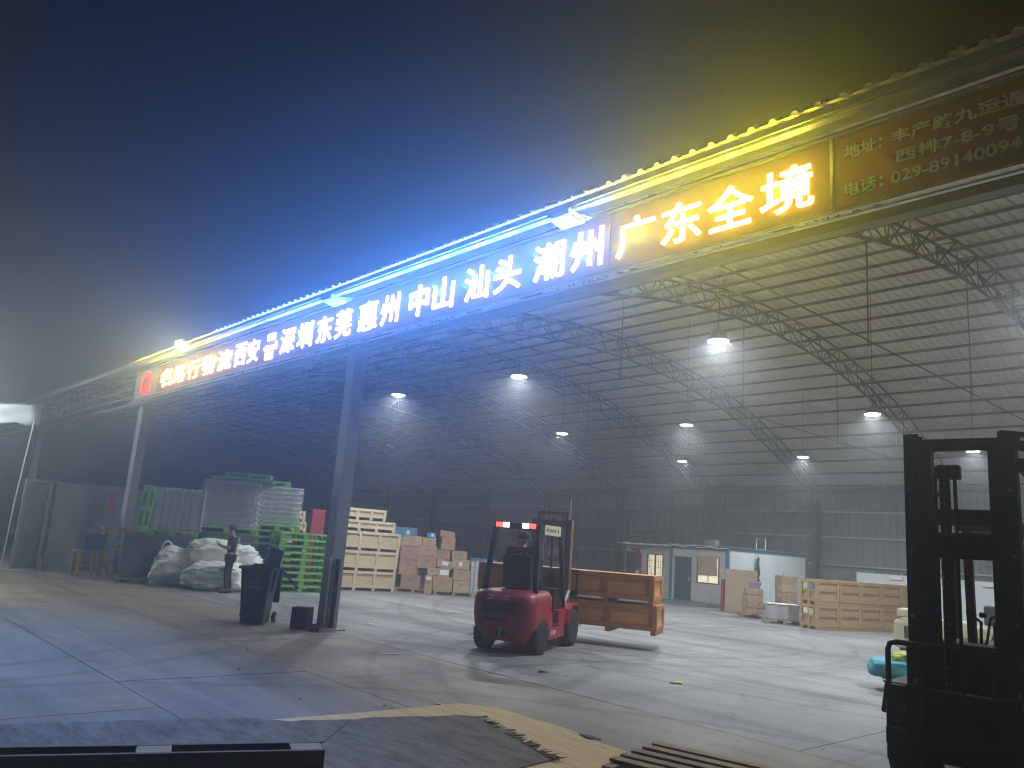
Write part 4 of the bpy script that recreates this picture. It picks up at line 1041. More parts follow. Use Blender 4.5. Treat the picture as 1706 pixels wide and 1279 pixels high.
    for s in 'LR':
        a, b = Vector(J['an'+s]), Vector(J['to'+s]); d = (b-a); d.z = 0; d.normalize()
        a = Vector((a.x, a.y, a.z-.05))
        link('shoe', skin_mesh('shoe', [(*(a-d*.05+Vector((0, 0, -.012))), .045), (*(a+d*.08+Vector((0, 0, -.012))), .05), (*(a+d*.19+Vector((0, 0, -.022))), .036)], [(0, 1), (1, 2)], clothes[2]), t)
    return t
J = dict(pelvis=(0, 0, .93), waist=(0, .0, 1.08), chest=(0, .01, 1.30), neck=(0, .04, 1.46), head=(0, .075, 1.575), crown=(0, .085, 1.66), face=(0, .93, -.32),
         shL=(-.18, .0, 1.385), elL=(-.235, .03, 1.11), wrL=(-.13, .25, 1.16), haL=(-.075, .31, 1.20), shR=(.18, .0, 1.385), elR=(.235, .03, 1.11), wrR=(.13, .25, 1.15), haR=(.075, .31, 1.19),
         hipL=(-.10, 0, .88), knL=(-.11, .03, .49), anL=(-.12, -.02, .10), toL=(-.14, .13, .05), hipR=(.10, 0, .88), knR=(.11, .02, .49), anR=(.12, -.06, .10), toR=(.14, .09, .05))
WR = R(145)
wk = chain_person('person', 'worker in dark clothes looking down at a phone beside the white bags', (-20.25, 8.78, .0), WR, J, ('shirt', 'trous', 'shoe', .75))
o = MB()
for i in range(16):
    z = 1.18+.016*i; o.box((.045*math.sin(i*1.1)+.06, -.128-.012*math.sin((z-1.1)*5), z), (.15-.03*math.cos(i), .012, .011))
o.build('yellow_pattern', 'shirty', wk)
ph = MB().box((0, 0, 0), (.075, .012, .15)).build('phone', 'black', None, bevel=.004); ph.rotation_euler = (R(-50), 0, WR)
p = Matrix.Rotation(WR, 3, 'Z') @ Vector((0, .355, 1.245)); ph.location = (-20.25+p.x, 8.78+p.y, p.z); tag(ph, 'phone held in both hands by the standing worker', 'phone')

# ------------------------------------------------------------------ the red forklift
FR = R(27.4); FL = (-10.05, 9.35, 0)
def F3(x, y, z): p = Matrix.Rotation(FR, 3, 'Z') @ Vector((x, y, z)); return (FL[0]+p.x, FL[1]+p.y, p.z)
fk = thing('red_forklift', 'red counterbalance forklift seen from behind, carrying two long orange crates', 'forklift', FL, FR)
def wheel(parent, x, y, r, w_, steer=0, dual=False):
    rt = Matrix.Rotation(steer, 3, 'Z') @ Matrix.Rotation(R(90), 3, 'Y')
    prof = [(r*.55, -w_/2), (r*.86, -w_/2), (r*.97, -w_*.38), (r, -w_*.2), (r, w_*.2), (r*.97, w_*.38), (r*.86, w_/2), (r*.55, w_/2)]
    a = MB().lathe(prof, (x, y, r), 30, rt)
    for k in range(22):
        t = k*2*math.pi/22
        for s in (-1, 1):
            v = rt @ Vector((math.cos(t+.07*s)*r*.985, math.sin(t+.07*s)*r*.985, s*w_*.24))
            a.box((x+v.x, y+v.y, r+v.z), (w_*.36, .028, .03), rot=Matrix.Rotation(steer, 3, 'Z') @ Matrix.Rotation(t, 3, 'X'))
    wl = a.build('wheel', 'rubber', parent, smooth=True)
    MB().lathe([(0, -w_*.42), (r*.2, -w_*.42), (r*.24, -w_*.30), (r*.48, -w_*.28), (r*.56, -w_*.46), (r*.58, -w_*.46), (r*.58, w_*.46), (r*.56, w_*.46), (r*.48, w_*.28), (r*.24, w_*.30), (r*.2, w_*.42), (0, w_*.42)], (x, y, r), 26, rt).build('rim', 'rim', wl, smooth=True)
    return wl
for s in (-1, 1):
    wheel(fk, s*.46, 0, .27, .20, R(-7)); wheel(fk, s*.50, 1.66, .34, .24)
# counterweight: rounded block swept round the back
def sect(y0, yb, hw, z, n=9, rc=.22):
    pts = [(hw, y0)]
    for i in range(n):
        a = math.pi/2*i/(n-1); pts.append((hw-rc+rc*math.cos(a), yb+rc-rc*math.sin(a)))
    for i in range(n):
        a = math.pi/2*i/(n-1); pts.append((-(hw-rc)-rc*math.sin(a), yb+rc-rc*math.cos(a)))
    pts.append((-hw, y0)); return [(x, y, z) for x, y in pts]
lv = [(.30, -.42, .40, .20), (.30, -.50, .43, .30), (.42, -.55, .52, .42), (.42, -.56, .545, .60), (.42, -.55, .55, .80), (.42, -.52, .54, .90), (.42, -.46, .50, .965), (.42, -.40, .44, .985)]
mb = MB(); vs = []; k = None
for y0, yb, hw, z in lv: a = sect(y0, yb, hw, z); k = len(a); vs += a
fs = [tuple(range(k-1, -1, -1)), tuple((len(lv)-1)*k+i for i in range(k))]
for j in range(len(lv)-1):
    for i in range(k): fs.append((j*k+i, j*k+(i+1) % k, (j+1)*k+(i+1) % k, (j+1)*k+i))
cw = mb.add(vs, fs).build('counterweight', 'red', fk, smooth=True)
MB().box((-.04, -.545, .72), (.60, .03, .20)).build('grille', 'black', cw, bevel=.02)
for z in (.66, .70, .74, .78): MB().box((-.04, -.563, z), (.56, .012, .012)).build('grille_bar', 'redd', cw)
MB().box((-.08, -.545, .535), (.42, .03, .07)).build('lower_slot', 'black', cw, bevel=.012)
MB().box((0, -.50, .34), (.16, .06, .10)).build('tow_bracket', 'black', cw); MB().tube([(0, -.56, .27), (0, -.56, .42)], .018, 8).build('tow_pin', 'steel', cw)
mk = MB()
for x in (-.20, .06): mk.box((x, -.553, .905), (.10, .006, .018)); mk.box((x+.02, -.556, .875), (.016, .006, .05)); mk.box((x-.02, -.553, .85), (.07, .006, .014))
mk.build('white_marking', 'paper', cw)['kind'] = 'stuff'
# wheel arch cutters shown as dark arches, chassis, side steps, hood
MB().box((0, .50, .40), (.78, 1.0, .36)).build('chassis', 'redd', fk, bevel=.02)
for s in (-1, 1):
    MB().prism([(.16, .66), (.34, .58), (.36, .20), (1.28, .20), (1.28, .40), (1.36, .66), (.9, .66), (.86, .40), (.55, .40), (.5, .66)], s*.42, s*.545, 0).build('side_panel', 'red', fk, bevel=.012)
    MB().prism([(-.40, .62), (-.30, .63), (.0, .60), (.22, .50), (.34, .30), (.36, .66), (.36, .84), (-.40, .84)], s*.38, s*.545, 0).build('rear_fender', 'red', fk, bevel=.014)
    MB().prism([(1.28, .42), (1.36, .66), (1.48, .76), (1.86, .76), (1.98, .66), (2.0, .60), (1.84, .71), (1.50, .71), (1.40, .62), (1.32, .40)], s*.37, s*.62, 0).build('front_fender', 'red', fk, bevel=.008)
    MB().box((s*.49, .74, .43), (.11, .40, .03)).build('step', 'black', fk)
mk = MB()
for y, w_ in ((.50, .03), (.60, .06), (.70, .06)): mk.box((.548, y, .31), (.004, w_, .075)); mk.box((.5485, y+.012, .31), (.005, w_*.4, .03))
mk.build('side_marking', 'paper', fk)
MB().box((0, .26, .87), (.80, .86, .24)).build('engine_hood', 'red', fk, bevel=.05)
MB().box((.30, .62, .84), (.22, .28, .30)).build('hood_side', 'black', fk, bevel=.04)
MB().box((0, .34, 1.04), (.46, .46, .10)).build('seat', 'black', fk, bevel=.03); MB().box((0, .10, 1.30), (.52, .10, .54), rot=Matrix.Rotation(R(8), 3, 'X')).build('backrest', 'black', fk, bevel=.04)
MB().box((0, 1.30, .75), (.74, .34, .52)).build('cowl', 'black', fk, bevel=.03)
MB().tube([(0, 1.28, .95), (0, 1.0, 1.20)], .03, 10).build('steering_column', 'black', fk)
rg = [Vector((.17*math.cos(t*math.pi/12), .98+.085*math.sin(t*math.pi/12), 1.21+.145*math.sin(t*math.pi/12))) for t in range(24)]
MB().tube(rg, .014, 6, closed=True).build('steering_wheel', 'black', fk, smooth=True)
# overhead guard
gd = MB().box((0, .62, 2.075), (.86, 1.30, .05)); gd = None
gr = MB()
for s in (-1, 1): gr.box((s*.385, .60, 2.05), (.07, 1.36, .10))
gr.box((0, -.06, 2.05), (.71, .07, .10)); gr.box((0, 1.26, 2.05), (.71, .07, .10))
for i in range(7): gr.box((0, .10+.17*i, 2.06), (.70, .03, .05))
guard = gr.build('overhead_guard', 'black', fk, bevel=.008)
for s in (-1, 1):
    MB().bar((s*.385, -.06, 2.0), (s*.45, -.22, .95), .075, .075).build('guard_post', 'black', fk)
    MB().bar((s*.385, 1.24, 2.0), (s*.46, 1.42, .70), .06, .07).build('guard_post', 'black', fk)
MB().tube([(.43, -.10, 1.95), (.50, -.24, .98)], .014, 6).build('lpg_hose', 'steel', fk)
MB().box((.427, .62, 2.02), (.012, .95, .17)).build('side_board', 'cream', guard)
mk = MB()
for y in (.30, .48, .60, .74, .92): mk.box((.4345, y, 2.02), (.004, .07, .06))
mk.build('board_marking', 'brown', guard)
for s in (-1, 1):
    lc_ = MB().box((s*.235, -.115, 2.055), (.27, .045, .10)).build('rear_lamp_cluster', 'black', guard, bevel=.008)
for s in (-1, 1):
    MB().box((s*.30, -.142, 2.055), (.115, .012, .075)).build('tail_lamp', 'tail', guard, bevel=.004)
    MB().box((s*.175, -.142, 2.055), (.11, .012, .075)).build('reversing_lamp', 'rev', guard, bevel=.004)
for s, x in ((-1, -.345), (1, .345)):
    MB().bar((x, 1.28, 1.62), (x*1.5, 1.30, 1.66), .018).build('mirror_arm', 'black', fk)
MB().box((.33, .02, 1.66), (.13, .02, .34)).build('rear_mirror', 'mastor', fk, bevel=.008)
# mast, carriage, forks
for s in (-1, 1):
    m_ = MB(); m_.box((s*.36, 1.99, 1.20), (.07, .14, 2.15)); m_.box((s*.30, 1.99, 1.20), (.05, .05, 2.15)); m_.build('mast_channel', 'mastor', fk, bevel=.004)
    m_ = MB(); m_.box((s*.285, 2.02, 1.36), (.05, .11, 2.10)); m_.build('inner_channel', 'mastor', fk, bevel=.004)
    MB().tube([(s*.20, 2.0, .4), (s*.20, 2.0, 2.35)], .035, 10).build('lift_cylinder', 'steel', fk, smooth=True)
    MB().tube([(s*.42, 1.45, .62), (s*.40, 1.93, .95)], .04, 10).build('tilt_cylinder', 'steel', fk, smooth=True)
for z in (.28, 1.30, 2.20): MB().box((0, 1.95, z), (.70, .05, .10)).build('mast_crossbar', 'mastor', fk)
MB().box((0, 2.02, 2.40), (.62, .07, .06)).build('mast_crossbar', 'mastor', fk); MB().tube([(.30, 2.06, .5), (.30, 2.06, 2.74)], .032, 8).build('hose_post', 'steel', fk, smooth=True); MB().box((.24, 2.06, 2.745), (.26, .05, .03), rot=Matrix.Rotation(R(8), 3, 'Y')).build('hose_bracket', 'steel', fk)
MB().tube([(-.02, 2.06, .6), (-.02, 2.06, 2.3)], .02, 6).build('mast_chain', 'black', fk)
for z in (.50, .92): MB().box((0, 2.13, z), (1.05, .05, .10)).build('carriage_plate', 'black', fk)
for x in (-.5, -.25, 0, .25, .5): MB().box((x, 2.135, 1.12), (.035, .035, .42)).build('backrest_bar', 'black', fk)
MB().box((0, 2.135, 1.33), (1.05, .04, .05)).build('backrest_bar', 'black', fk)
for s in (-1, 1):
    m_ = MB(); m_.box((s*.26, 2.18, .58), (.12, .045, .72)); m_.prism([(2.16, .225), (3.28, .24), (3.28, .252), (2.20, .268), (2.16, .268)], s*.26-.06, s*.26+.06, 0); m_.build('fork', 'black', fk)
# crates on the forks
crate('long orange wooden crate resting directly on the forks of the red forklift', 3.55, .95, .535, F3(.24, 2.70, .272), FR+R(1), 4, ('woodo', 'woodob'), .08, 'long orange crates on the forklift')
crate('long orange wooden crate on top of the other, carried by the red forklift', 3.55, .95, .535, F3(.19, 2.70, .812), FR-R(.4), 4, ('woodo', 'woodob'), .08, 'long orange crates on the forklift')
# driver
DZ = .09
J2 = dict(pelvis=(0, .30, 1.12), waist=(0, .24, 1.26), chest=(0, .24, 1.48), neck=(0, .28, 1.63), head=(0, .31, 1.74), crown=(0, .32, 1.825), face=(0, 1, -.1),
          shL=(-.19, .24, 1.555), elL=(-.27, .45, 1.33), wrL=(-.14, .72, 1.28), haL=(-.10, .80, 1.28), shR=(.19, .24, 1.555), elR=(.27, .45, 1.33), wrR=(.14, .72, 1.28), haR=(.10, .80, 1.28),
          hipL=(-.10, .34, 1.12), knL=(-.15, .78, 1.10), anL=(-.14, .98, .74), toL=(-.14, 1.08, .68), hipR=(.10, .34, 1.12), knR=(.15, .78, 1.10), anR=(.14, .98, .74), toR=(.14, 1.08, .68))
J2 = {k: ((v[0]*1.12, v[1], v[2]+DZ) if k != 'face' else v) for k, v in J2.items()}
chain_person('person', 'driver in navy workwear seen from behind in the seat of the red forklift', FL, FR, J2, ('navy', 'navy', 'shoe', 1.0))

# ------------------------------------------------------------------ black forklift close to the camera
NR = R(7); NL = (-2.29, 6.95, 0)
nk = thing('black_forklift', 'dark forklift in silhouette close to the camera with a tall empty mast', 'forklift', NL, NR)
for s in (-1, 1):
    m_ = MB(); m_.box((s*.355, .0, 1.55), (.085, .17, 2.62)); m_.box((s*.315, -.07, 1.55), (.06, .03, 2.62)); m_.box((s*.315, .07, 1.55), (.06, .03, 2.62))
    m_.build('mast_channel', 'black', nk, bevel=.004)
    m_ = MB(); m_.box((s*.255, .02, 1.50), (.10, .13, 2.50)); m_.build('inner_channel', 'black', nk, bevel=.004)
    MB().tube([(s*.30, .14, .4), (s*.30, .14, 2.55)], .036, 12).build('lift_cylinder', 'black', nk, smooth=True)
    MB().lathe([(.0, 0), (.06, 0), (.06, .06), (0, .06)], (s*.395, -.02, 2.60), 14, Matrix.Rotation(R(90), 3, 'Y')).build('roller', 'black', nk)
MB().box((0, .09, 2.785), (.82, .06, .10)).build('mast_crossbar', 'black', nk, bevel=.004); MB().box((0, .07, 2.19), (.72, .05, .13)).build('mast_crossbar', 'black', nk); MB().box((0, -.06, 1.96), (.66, .05, .20)).build('mast_crossbar', 'black', nk)
MB().box((.40, -.04, 2.84), (.20, .08, .035), rot=Matrix.Rotation(R(8), 3, 'Y')).build('mast_cap', 'black', nk)
MB().lathe([(0, -.03), (.04, -.03), (.04, .03), (0, .03)], (.45, -.06, 2.74), 14, Matrix.Rotation(R(90), 3, 'X')).build('hose_pulley', 'black', nk)
for k in range(4):
    x = -.19+.048*k; MB().tube([(x, .03, .6), (x, .03, 2.50), (x+.01, .05, 2.60), (x+.012, .12, 2.60)], .014, 8).build('hydraulic_hose', 'rubber', nk, smooth=True)
MB().tube([(-.15, .10, .5), (-.15, .10, 2.62)], .03, 10).build('lift_chain', 'black', nk, smooth=True)
MB().box((-.10, .10, 2.56), (.17, .10, .12)).build('hose_guide', 'black', nk, bevel=.02)
# chain links, bolts and a sagging hose on the mast
mb = MB()
for k in range(70): mb.box((-.15, .062, .62+.028*k), (.022 if k % 2 else .034, .012, .022))
mb.build('chain_links', 'steel', nk)['kind'] = 'stuff'
for s in (-1, 1):
    for z in (.9, 1.4, 1.9, 2.4): part_box('bolt_head', nk, (s*.355, -.09, z), (.03, .014, .03), 'steel', .004)
MB().tube([(.30, .10, 2.50), (.36, .22, 2.62), (.40, .42, 2.55), (.43, .62, 2.30), (.44, .74, 2.14)], .014, 8).build('hydraulic_hose', 'rubber', nk, smooth=True)
MB().tube([(-.20, .10, 2.3), (-.24, .26, 2.42), (-.22, .46, 2.34), (-.16, .66, 2.16)], .012, 8).build('hydraulic_hose', 'rubber', nk, smooth=True)
# carriage with load backrest
cg = MB()
for z in (.48, .80): cg.box((-.02, -.17, z), (1.06, .06, .12))
cg.build('carriage', 'black', nk, bevel=.006)
MB().box((0, -.11, .62), (.60, .04, .48)).build('carriage_plate', 'black', nk)
br = MB(); br.tube([(-.53, -.17, .30), (-.53, -.17, 1.12), (-.515, -.17, 1.165), (-.47, -.17, 1.18), (.47, -.17, 1.18), (.515, -.17, 1.165), (.53, -.17, 1.12), (.53, -.17, .30)], .022, 8); br.build('load_backrest', 'black', nk, smooth=True)
for x in (-.38, .0, .2, .38): MB().tube([(x, -.17, .55), (x, -.17, 1.17)], .014, 8).build('backrest_bar', 'black', nk)
for s in (-1, 1):
    m_ = MB(); m_.box((s*.32, -.22, .45), (.13, .05, .86)); m_.prism([(-.20, .04), (-1.30, .055), (-1.30, .07), (-.24, .09), (-.2, .09)], s*.32-.065, s*.32+.065, 0); m_.build('fork', 'black', nk)
    wheel(nk, s*.50, .42, .36, .26); wheel(nk, s*.48, 2.05, .28, .22)
    MB().prism([(.0, .62), (.12, .84), (.72, .84), (.86, .62), (.84, .60), (.70, .80), (.14, .80), (.04, .60)], s*.36, s*.64, 0).build('front_fender', 'black', nk, bevel=.006)
MB().box((0, 1.25, .52), (.86, 1.9, .55)).build('chassis', 'black', nk, bevel=.03)
MB().box((0, .52, .98), (.86, .34, .42)).build('cowl', 'black', nk, bevel=.03)
MB().box((.20, .60, 1.26), (.22, .24, .26)).build('dashboard', 'black', nk, bevel=.04)
MB().tube([(.26, .66, 1.3), (.26, .88, 1.44)], .028, 8).build('steering_column', 'black', nk)
rg = [Vector((.27+.18*math.cos(t*math.pi/14), .92+.075*math.sin(t*math.pi/14), 1.47+.16*math.sin(t*math.pi/14))) for t in range(28)]
MB().tube(rg, .017, 8, closed=True).build('steering_wheel', 'rubber', nk, smooth=True)
MB().tube([(-.02, .62, 1.15), (-.03, .72, 1.36), (-.14, .74, 1.44)], .013, 8).build('lever', 'black', nk, smooth=True); MB().lathe([(0, -.02), (.022, -.02), (.022, .03), (0, .03)], (-.02, .72, 1.42), 10, Matrix.Rotation(R(90), 3, 'Y')).build('lever_knob', 'black', nk)
MB().tube([(-.10, .62, 1.12), (.02, .64, 1.2), (.04, .72, 1.4), (.10, .74, 1.43)], .011, 8).build('lever', 'black', nk, smooth=True)
MB().box((0, 1.5, 1.0), (.9, .95, .30)).build('engine_hood', 'black', nk, bevel=.06)
MB().box((.22, 1.35, 1.15), (.44, .45, .09)).build('seat', 'black', nk, bevel=.03); MB().box((.24, 1.62, 1.32), (.40, .10, .34)).build('backrest', 'black', nk, bevel=.04)
mb = MB().box((0, 2.25, .68), (1.0, .55, .82)); mb.build('counterweight', 'redd', nk, bevel=.09)
MB().bar((-.10, .75, .9), (-.11, .72, 2.14), .085, .06).build('guard_post', 'redd', nk); MB().bar((.47, .70, .9), (.46, .80, 2.14), .06, .06).build('guard_post', 'redd', nk)
MB().bar((-.44, 1.85, 1.0), (-.43, 1.75, 2.14), .06, .06).build('guard_post', 'redd', nk); MB().bar((.44, 1.85, 1.0), (.43, 1.75, 2.14), .06, .06).build('guard_post', 'redd', nk)
gr = MB()
for x in (-.14, .47): gr.box((x, 1.28, 2.16), (.06, 1.16, .08))
gr.box((.165, .72, 2.16), (.55, .07, .08)); gr.box((.165, 1.84, 2.16), (.55, .07, .08))
for i in range(6): gr.box((.165, .9+.16*i, 2.165), (.55, .035, .035))
gr.build('overhead_guard', 'redd', nk)

# ------------------------------------------------------------------ goods beside the black forklift
t = thing('pallet_truck', 'low hand pallet truck loaded with teal sacks, left of the black mast', 'pallet truck', (-4.85, 13.0, 0), R(24))
for s in (-1, 1):
    MB().box((0, s*.20, .12), (1.15, .16, .06)).build('fork', 'black', t, bevel=.01); MB().lathe([(0, -.05), (.06, -.05), (.06, .05), (0, .05)], (-.45, s*.20, .06), 12, Matrix.Rotation(R(90), 3, 'X')).build('wheel', 'rubber', t)
MB().box((.62, 0, .28), (.2, .5, .36)).build('pump_body', 'black', t, bevel=.02); MB().tube([(.7, 0, .4), (.95, 0, 1.1)], .02, 8).build('handle', 'black', t)
MB().box((0, 0, .165), (1.2, .8, .03)).build('load_board', 'palw', t)
def sack(label, loc, d, rz, m, seed):
    bm = bmesh.new(); bmesh.ops.create_icosphere(bm, subdivisions=4, radius=1)
    for v in bm.verts:
        p = v.co.copy(); q = Vector([math.copysign(abs(c)**.6, c) for c in p])*(1+noise.noise(p*2+Vector((seed, 0, 0)))*.16+(.45-abs(noise.noise(p*4+Vector((0, seed, 0)))))*.16)
        v.co = (q.x*d[0]/2, q.y*d[1]/2, max(0, q.z*d[2]/2+d[2]/2))
    me = bpy.data.meshes.new('sack'); bm.to_mesh(me); bm.free(); me.materials.append(M[m]); me.polygons.foreach_set('use_smooth', [True]*len(me.polygons))
    o = link('sack', me); o.location = loc; o.rotation_euler = (0, 0, rz); return tag(o, label, 'sack', 'sacks on the pallet truck')
sack('teal sack sticking out farthest left on the pallet truck', (-5.32, 12.87, .18), (.62, .62, .26), R(24), 'teal', 2)
sack('teal sack lying nearest the black mast on the pallet truck', (-4.75, 13.03, .18), (.70, .66, .24), R(30), 'teal', 5)
sack('yellow-green cloth bundle on top of the teal sacks', (-4.9, 13.07, .40), (.85, .5, .16), R(20), 'ygreen', 7)
sack('dark blue cloth bundle topmost behind the backrest bars', (-4.85, 13.35, .52), (.6, .4, .16), R(10), 'blue2', 9)
tr = thing('tow_tractor', 'cream-coloured low machine standing behind the pallet truck and black mast', 'machine', (-6.1, 18.6, 0), R(16))
MB().box((0, 0, .50), (2.7, 1.0, .56)).build('body', 'cream', tr, bevel=.06); MB().box((-.55, 0, .80), (1.3, .96, .10)).build('hood', 'cream', tr, bevel=.04)
MB().box((-.98, 0, .93), (.62, .9, .16)).build('top_cover', 'cream', tr, bevel=.04); MB().box((0, 0, .24), (2.5, .92, .14)).build('skirt', 'black', tr)
MB().box((.55, 0, 1.02), (.5, .5, .4)).build('seat', 'black', tr, bevel=.05); MB().box((-.9, -.502, .55), (.5, .012, .25)).build('vent', 'brown', tr)
for x in (-.9, .9):
    for s in (-1, 1): wheel(tr, x, s*.42, .22, .16, R(90))

# ------------------------------------------------------------------ left end of the yard
pw = thing('partition_wall', 'grey sheet partition wall behind the far column at the left', 'wall', (-27.6, 0, 0), 0)
for (y0, y1, z1) in ((6.15, 7.25, 2.62), (7.27, 8.4, 2.66), (8.42, 9.6, 2.62), (9.62, 10.9, 2.64)):
    part_box('sheet_panel', pw, (0, (y0+y1)/2, z1/2), (.05, y1-y0, z1), 'stone')
for y in (7.26, 8.41, 9.61): part_box('cover_strip', pw, (.04, y, 1.3), (.03, .05, 2.6), 'stone')
part_box('rail', pw, (.05, 8.5, 1.72), (.05, 4.7, .05), 'stone')
df = thing('door_frame', 'tall grey steel door frame standing at the left end of the partition', 'door frame', (-27.2, 6.0, 0), 0)
for y in (-.75, -.10, .10): part_box('post', df, (0, y, 1.28), (.10, .09, 2.56), 'stone')
part_box('head', df, (0, -.33, 2.6), (.10, .95, .08), 'stone'); part_box('leaf', df, (-.1, -.42, 1.25), (.04, .6, 2.45), 'greyd')
b = part_box('banner', None, (-26.95, 7.60, 2.18), (.03, .22, .62), 'orange'); b.rotation_euler = (R(4), 0, 0); tag(b, 'narrow orange-red banner hanging beside the far column', 'banner')
lp = MB().tube([(0, 0, 0), (0, .02, 2.0), (.02, .12, 4.6)], .03, 8).build('thin_post', 'greyp2', None, smooth=True); lp.location = (-29.6, 5.45, 0); tag(lp, 'thin pale post under the lit canopy at the far left', 'post')
cnp = thing('canopy', 'bright white sheet canopy with a hanging flap at the far left edge', 'canopy', (-30.2, 4.6, 4.9), 0)
mb = MB(); vs = []; fs = []
for i in range(9):
    for j in range(7):
        vs.append((.05*math.sin(i*1.3+j), -1.6+2.85*i/8, .30*(i/8)-.02-(j/6)*(.65+.06*math.sin(i*1.9))))
for i in range(8):
    for j in range(6): fs.append((i*7+j, i*7+j+1, (i+1)*7+j+1, (i+1)*7+j))
c_ = mb.add(vs, fs).build('flap', 'canopy', cnp, smooth=True); sm = c_.modifiers.new('s', 'SOLIDIFY'); sm.thickness = .012
MB().box((-1.3, -.2, .16), (2.6, 2.9, .04), rot=Matrix.Rotation(R(6), 3, 'X')).build('roof_sheet', 'canopy', cnp); MB().tube([(0.02, -1.6, 0), (0.02, 1.25, .3)], .03, 8).build('edge_pipe', 'steel', cnp)
fl = thing('yard_floodlight', 'floodlight under the white canopy just beyond the left edge', 'floodlight', (-28.6, 2.0, 5.2), 0)
MB().box((0, 0, 0), (.30, .34, .06), rot=Matrix.Rotation(R(-35), 3, 'Y')).build('housing', 'alu', fl, bevel=.01); MB().box((-.02, 0, -.04), (.26, .30, .012), rot=Matrix.Rotation(R(-35), 3, 'Y')).build('lamp_lens', 'flood', fl)
MB().bar((0, 0, .02), (-1.5, .9, 0), .03).build('bracket', 'steel', fl)
l = bpy.data.lights.new('lamp_light', 'POINT'); l.energy = 900; l.color = (.86, .97, 1.0); l.shadow_soft_size = .1
lo = bpy.data.objects.new('lamp_light', l); COL.objects.link(lo); lo.parent = fl; lo.location = (.12, 0, -.18)
sf = thing('sign_frame', 'unlit steel lattice frame of a neighbouring signboard left of the logo', 'sign frame', (0, 7.32, 0), 0)
for z in (5.36, 6.12): part_box('rail', sf, (-32.2, 0, z), (13.0, .04, .04), 'steel')
for k in range(15): part_box('upright', sf, (-25.85-k*.88, .02, 5.74), (.035, .03, .74), 'steel')
for k in range(7):
    o = MB().bar((-26.2-k*1.76, .03, 5.4), (-27.0-k*1.76, .03, 6.1), .025).build('diagonal', 'steel', sf)
# trestle and stool with basket
st = thing('wooden_stool', 'yellow wooden stool carrying a blue basket at the far left', 'stool', (-24.95, 6.62, 0), R(8))
part_box('seat', st, (0, 0, .70), (.5, .66, .05), 'yellow', .006)
for x in (-.2, .2):
    for y in (-.28, .28): part_box('leg', st, (x, y, .34), (.06, .06, .67), 'yellow', .004)
part_box('stretcher', st, (.2, 0, .3), (.04, .5, .04), 'yellow')
bk = thing('basket', 'dark blue plastic basket standing on the yellow stool', 'basket', (-24.95, 6.70, .726), R(8))
MB().box((0, 0, .22), (.42, .54, .42), taper=1.08).build('basket_body', 'blue2', bk, bevel=.02); part_box('rim', bk, (0, 0, .43), (.48, .62, .03), 'blue2')
MB().tube([(0, -.2, .44), (0, -.1, .56), (0, .1, .56), (0, .2, .44)], .012, 6).build('handle', 'greyp2', bk)
ts = thing('wooden_trestle', 'upright yellow-brown wooden trestle frame at the foot of the far column', 'trestle', (-25.35, 7.42, 0), R(6))
for y in (-.30, .30): part_box('leg', ts, (0, y, .68), (.10, .10, 1.36), 'yellow', .004)
part_box('top_bar', ts, (0, 0, 1.36), (.12, .86, .07), 'yellow'); part_box('cross_bar', ts, (0, 0, .84), (.06, .5, .06), 'palw'); MB().bar((.02, -.25, .5), (.02, .25, 1.15), .05).build('brace', 'palw', ts)
bt = MB().lathe([(.0, 0), (.09, 0), (.10, .05), (.10, .26), (.04, .34), (.04, .38), (0, .38)], (0, 0, 0), 16).build('plastic_bottle', 'ybottle', None, smooth=True); bt.location = (-25.25, 7.38, 0); tag(bt, 'yellow plastic bottle on the ground between the trestle legs', 'bottle')
hs = MB().tube([(-31+.35*i, 4.4+.35*math.sin(i*.5)+.045*i, .02) for i in range(16)], .02, 6).build('hose', 'greyp2', None, smooth=True); tag(hs, 'pale hose lying on the ground at the far left', 'hose')
kb = struct(MB().box((-31, 7.9, .06), (8, .3, .12)).build('kerb', 'concrete'))

# ------------------------------------------------------------------ foreground scraps
def jag(p, q, n, amp, rr):
    out = []
    p, q = Vector(p), Vector(q); d = (q-p); nn = Vector((-d.y, d.x)).normalized()
    for i in range(n):
        f = i/n; out.append(tuple(p+d*f+nn*rr.uniform(-amp, amp)))
    return out
rr = random.Random(21)
sh = thing('plywood_sheet', 'broken yellow plywood sheet under torn grey veneer lying on the concrete in front', 'plywood', (0, 0, 0))
out = [(-6.95, 3.55), (-6.90, 4.3), (-6.88, 5.72), (-6.57, 5.98)] + jag((-6.55, 5.97), (-5.48, 5.96), 7, .02, rr) + jag((-5.45, 5.96), (-4.50, 5.80), 6, .03, rr) + [(-4.32, 5.60), (-4.2, 4.6), (-4.3, 3.2), (-5.2, 2.9)]
MB().prism(out, .004, .022, 2).build('plywood_base', 'ply', sh)
inn = [(-6.86, 3.5)] + jag((-6.80, 3.7), (-6.36, 5.46), 12, .03, rr)
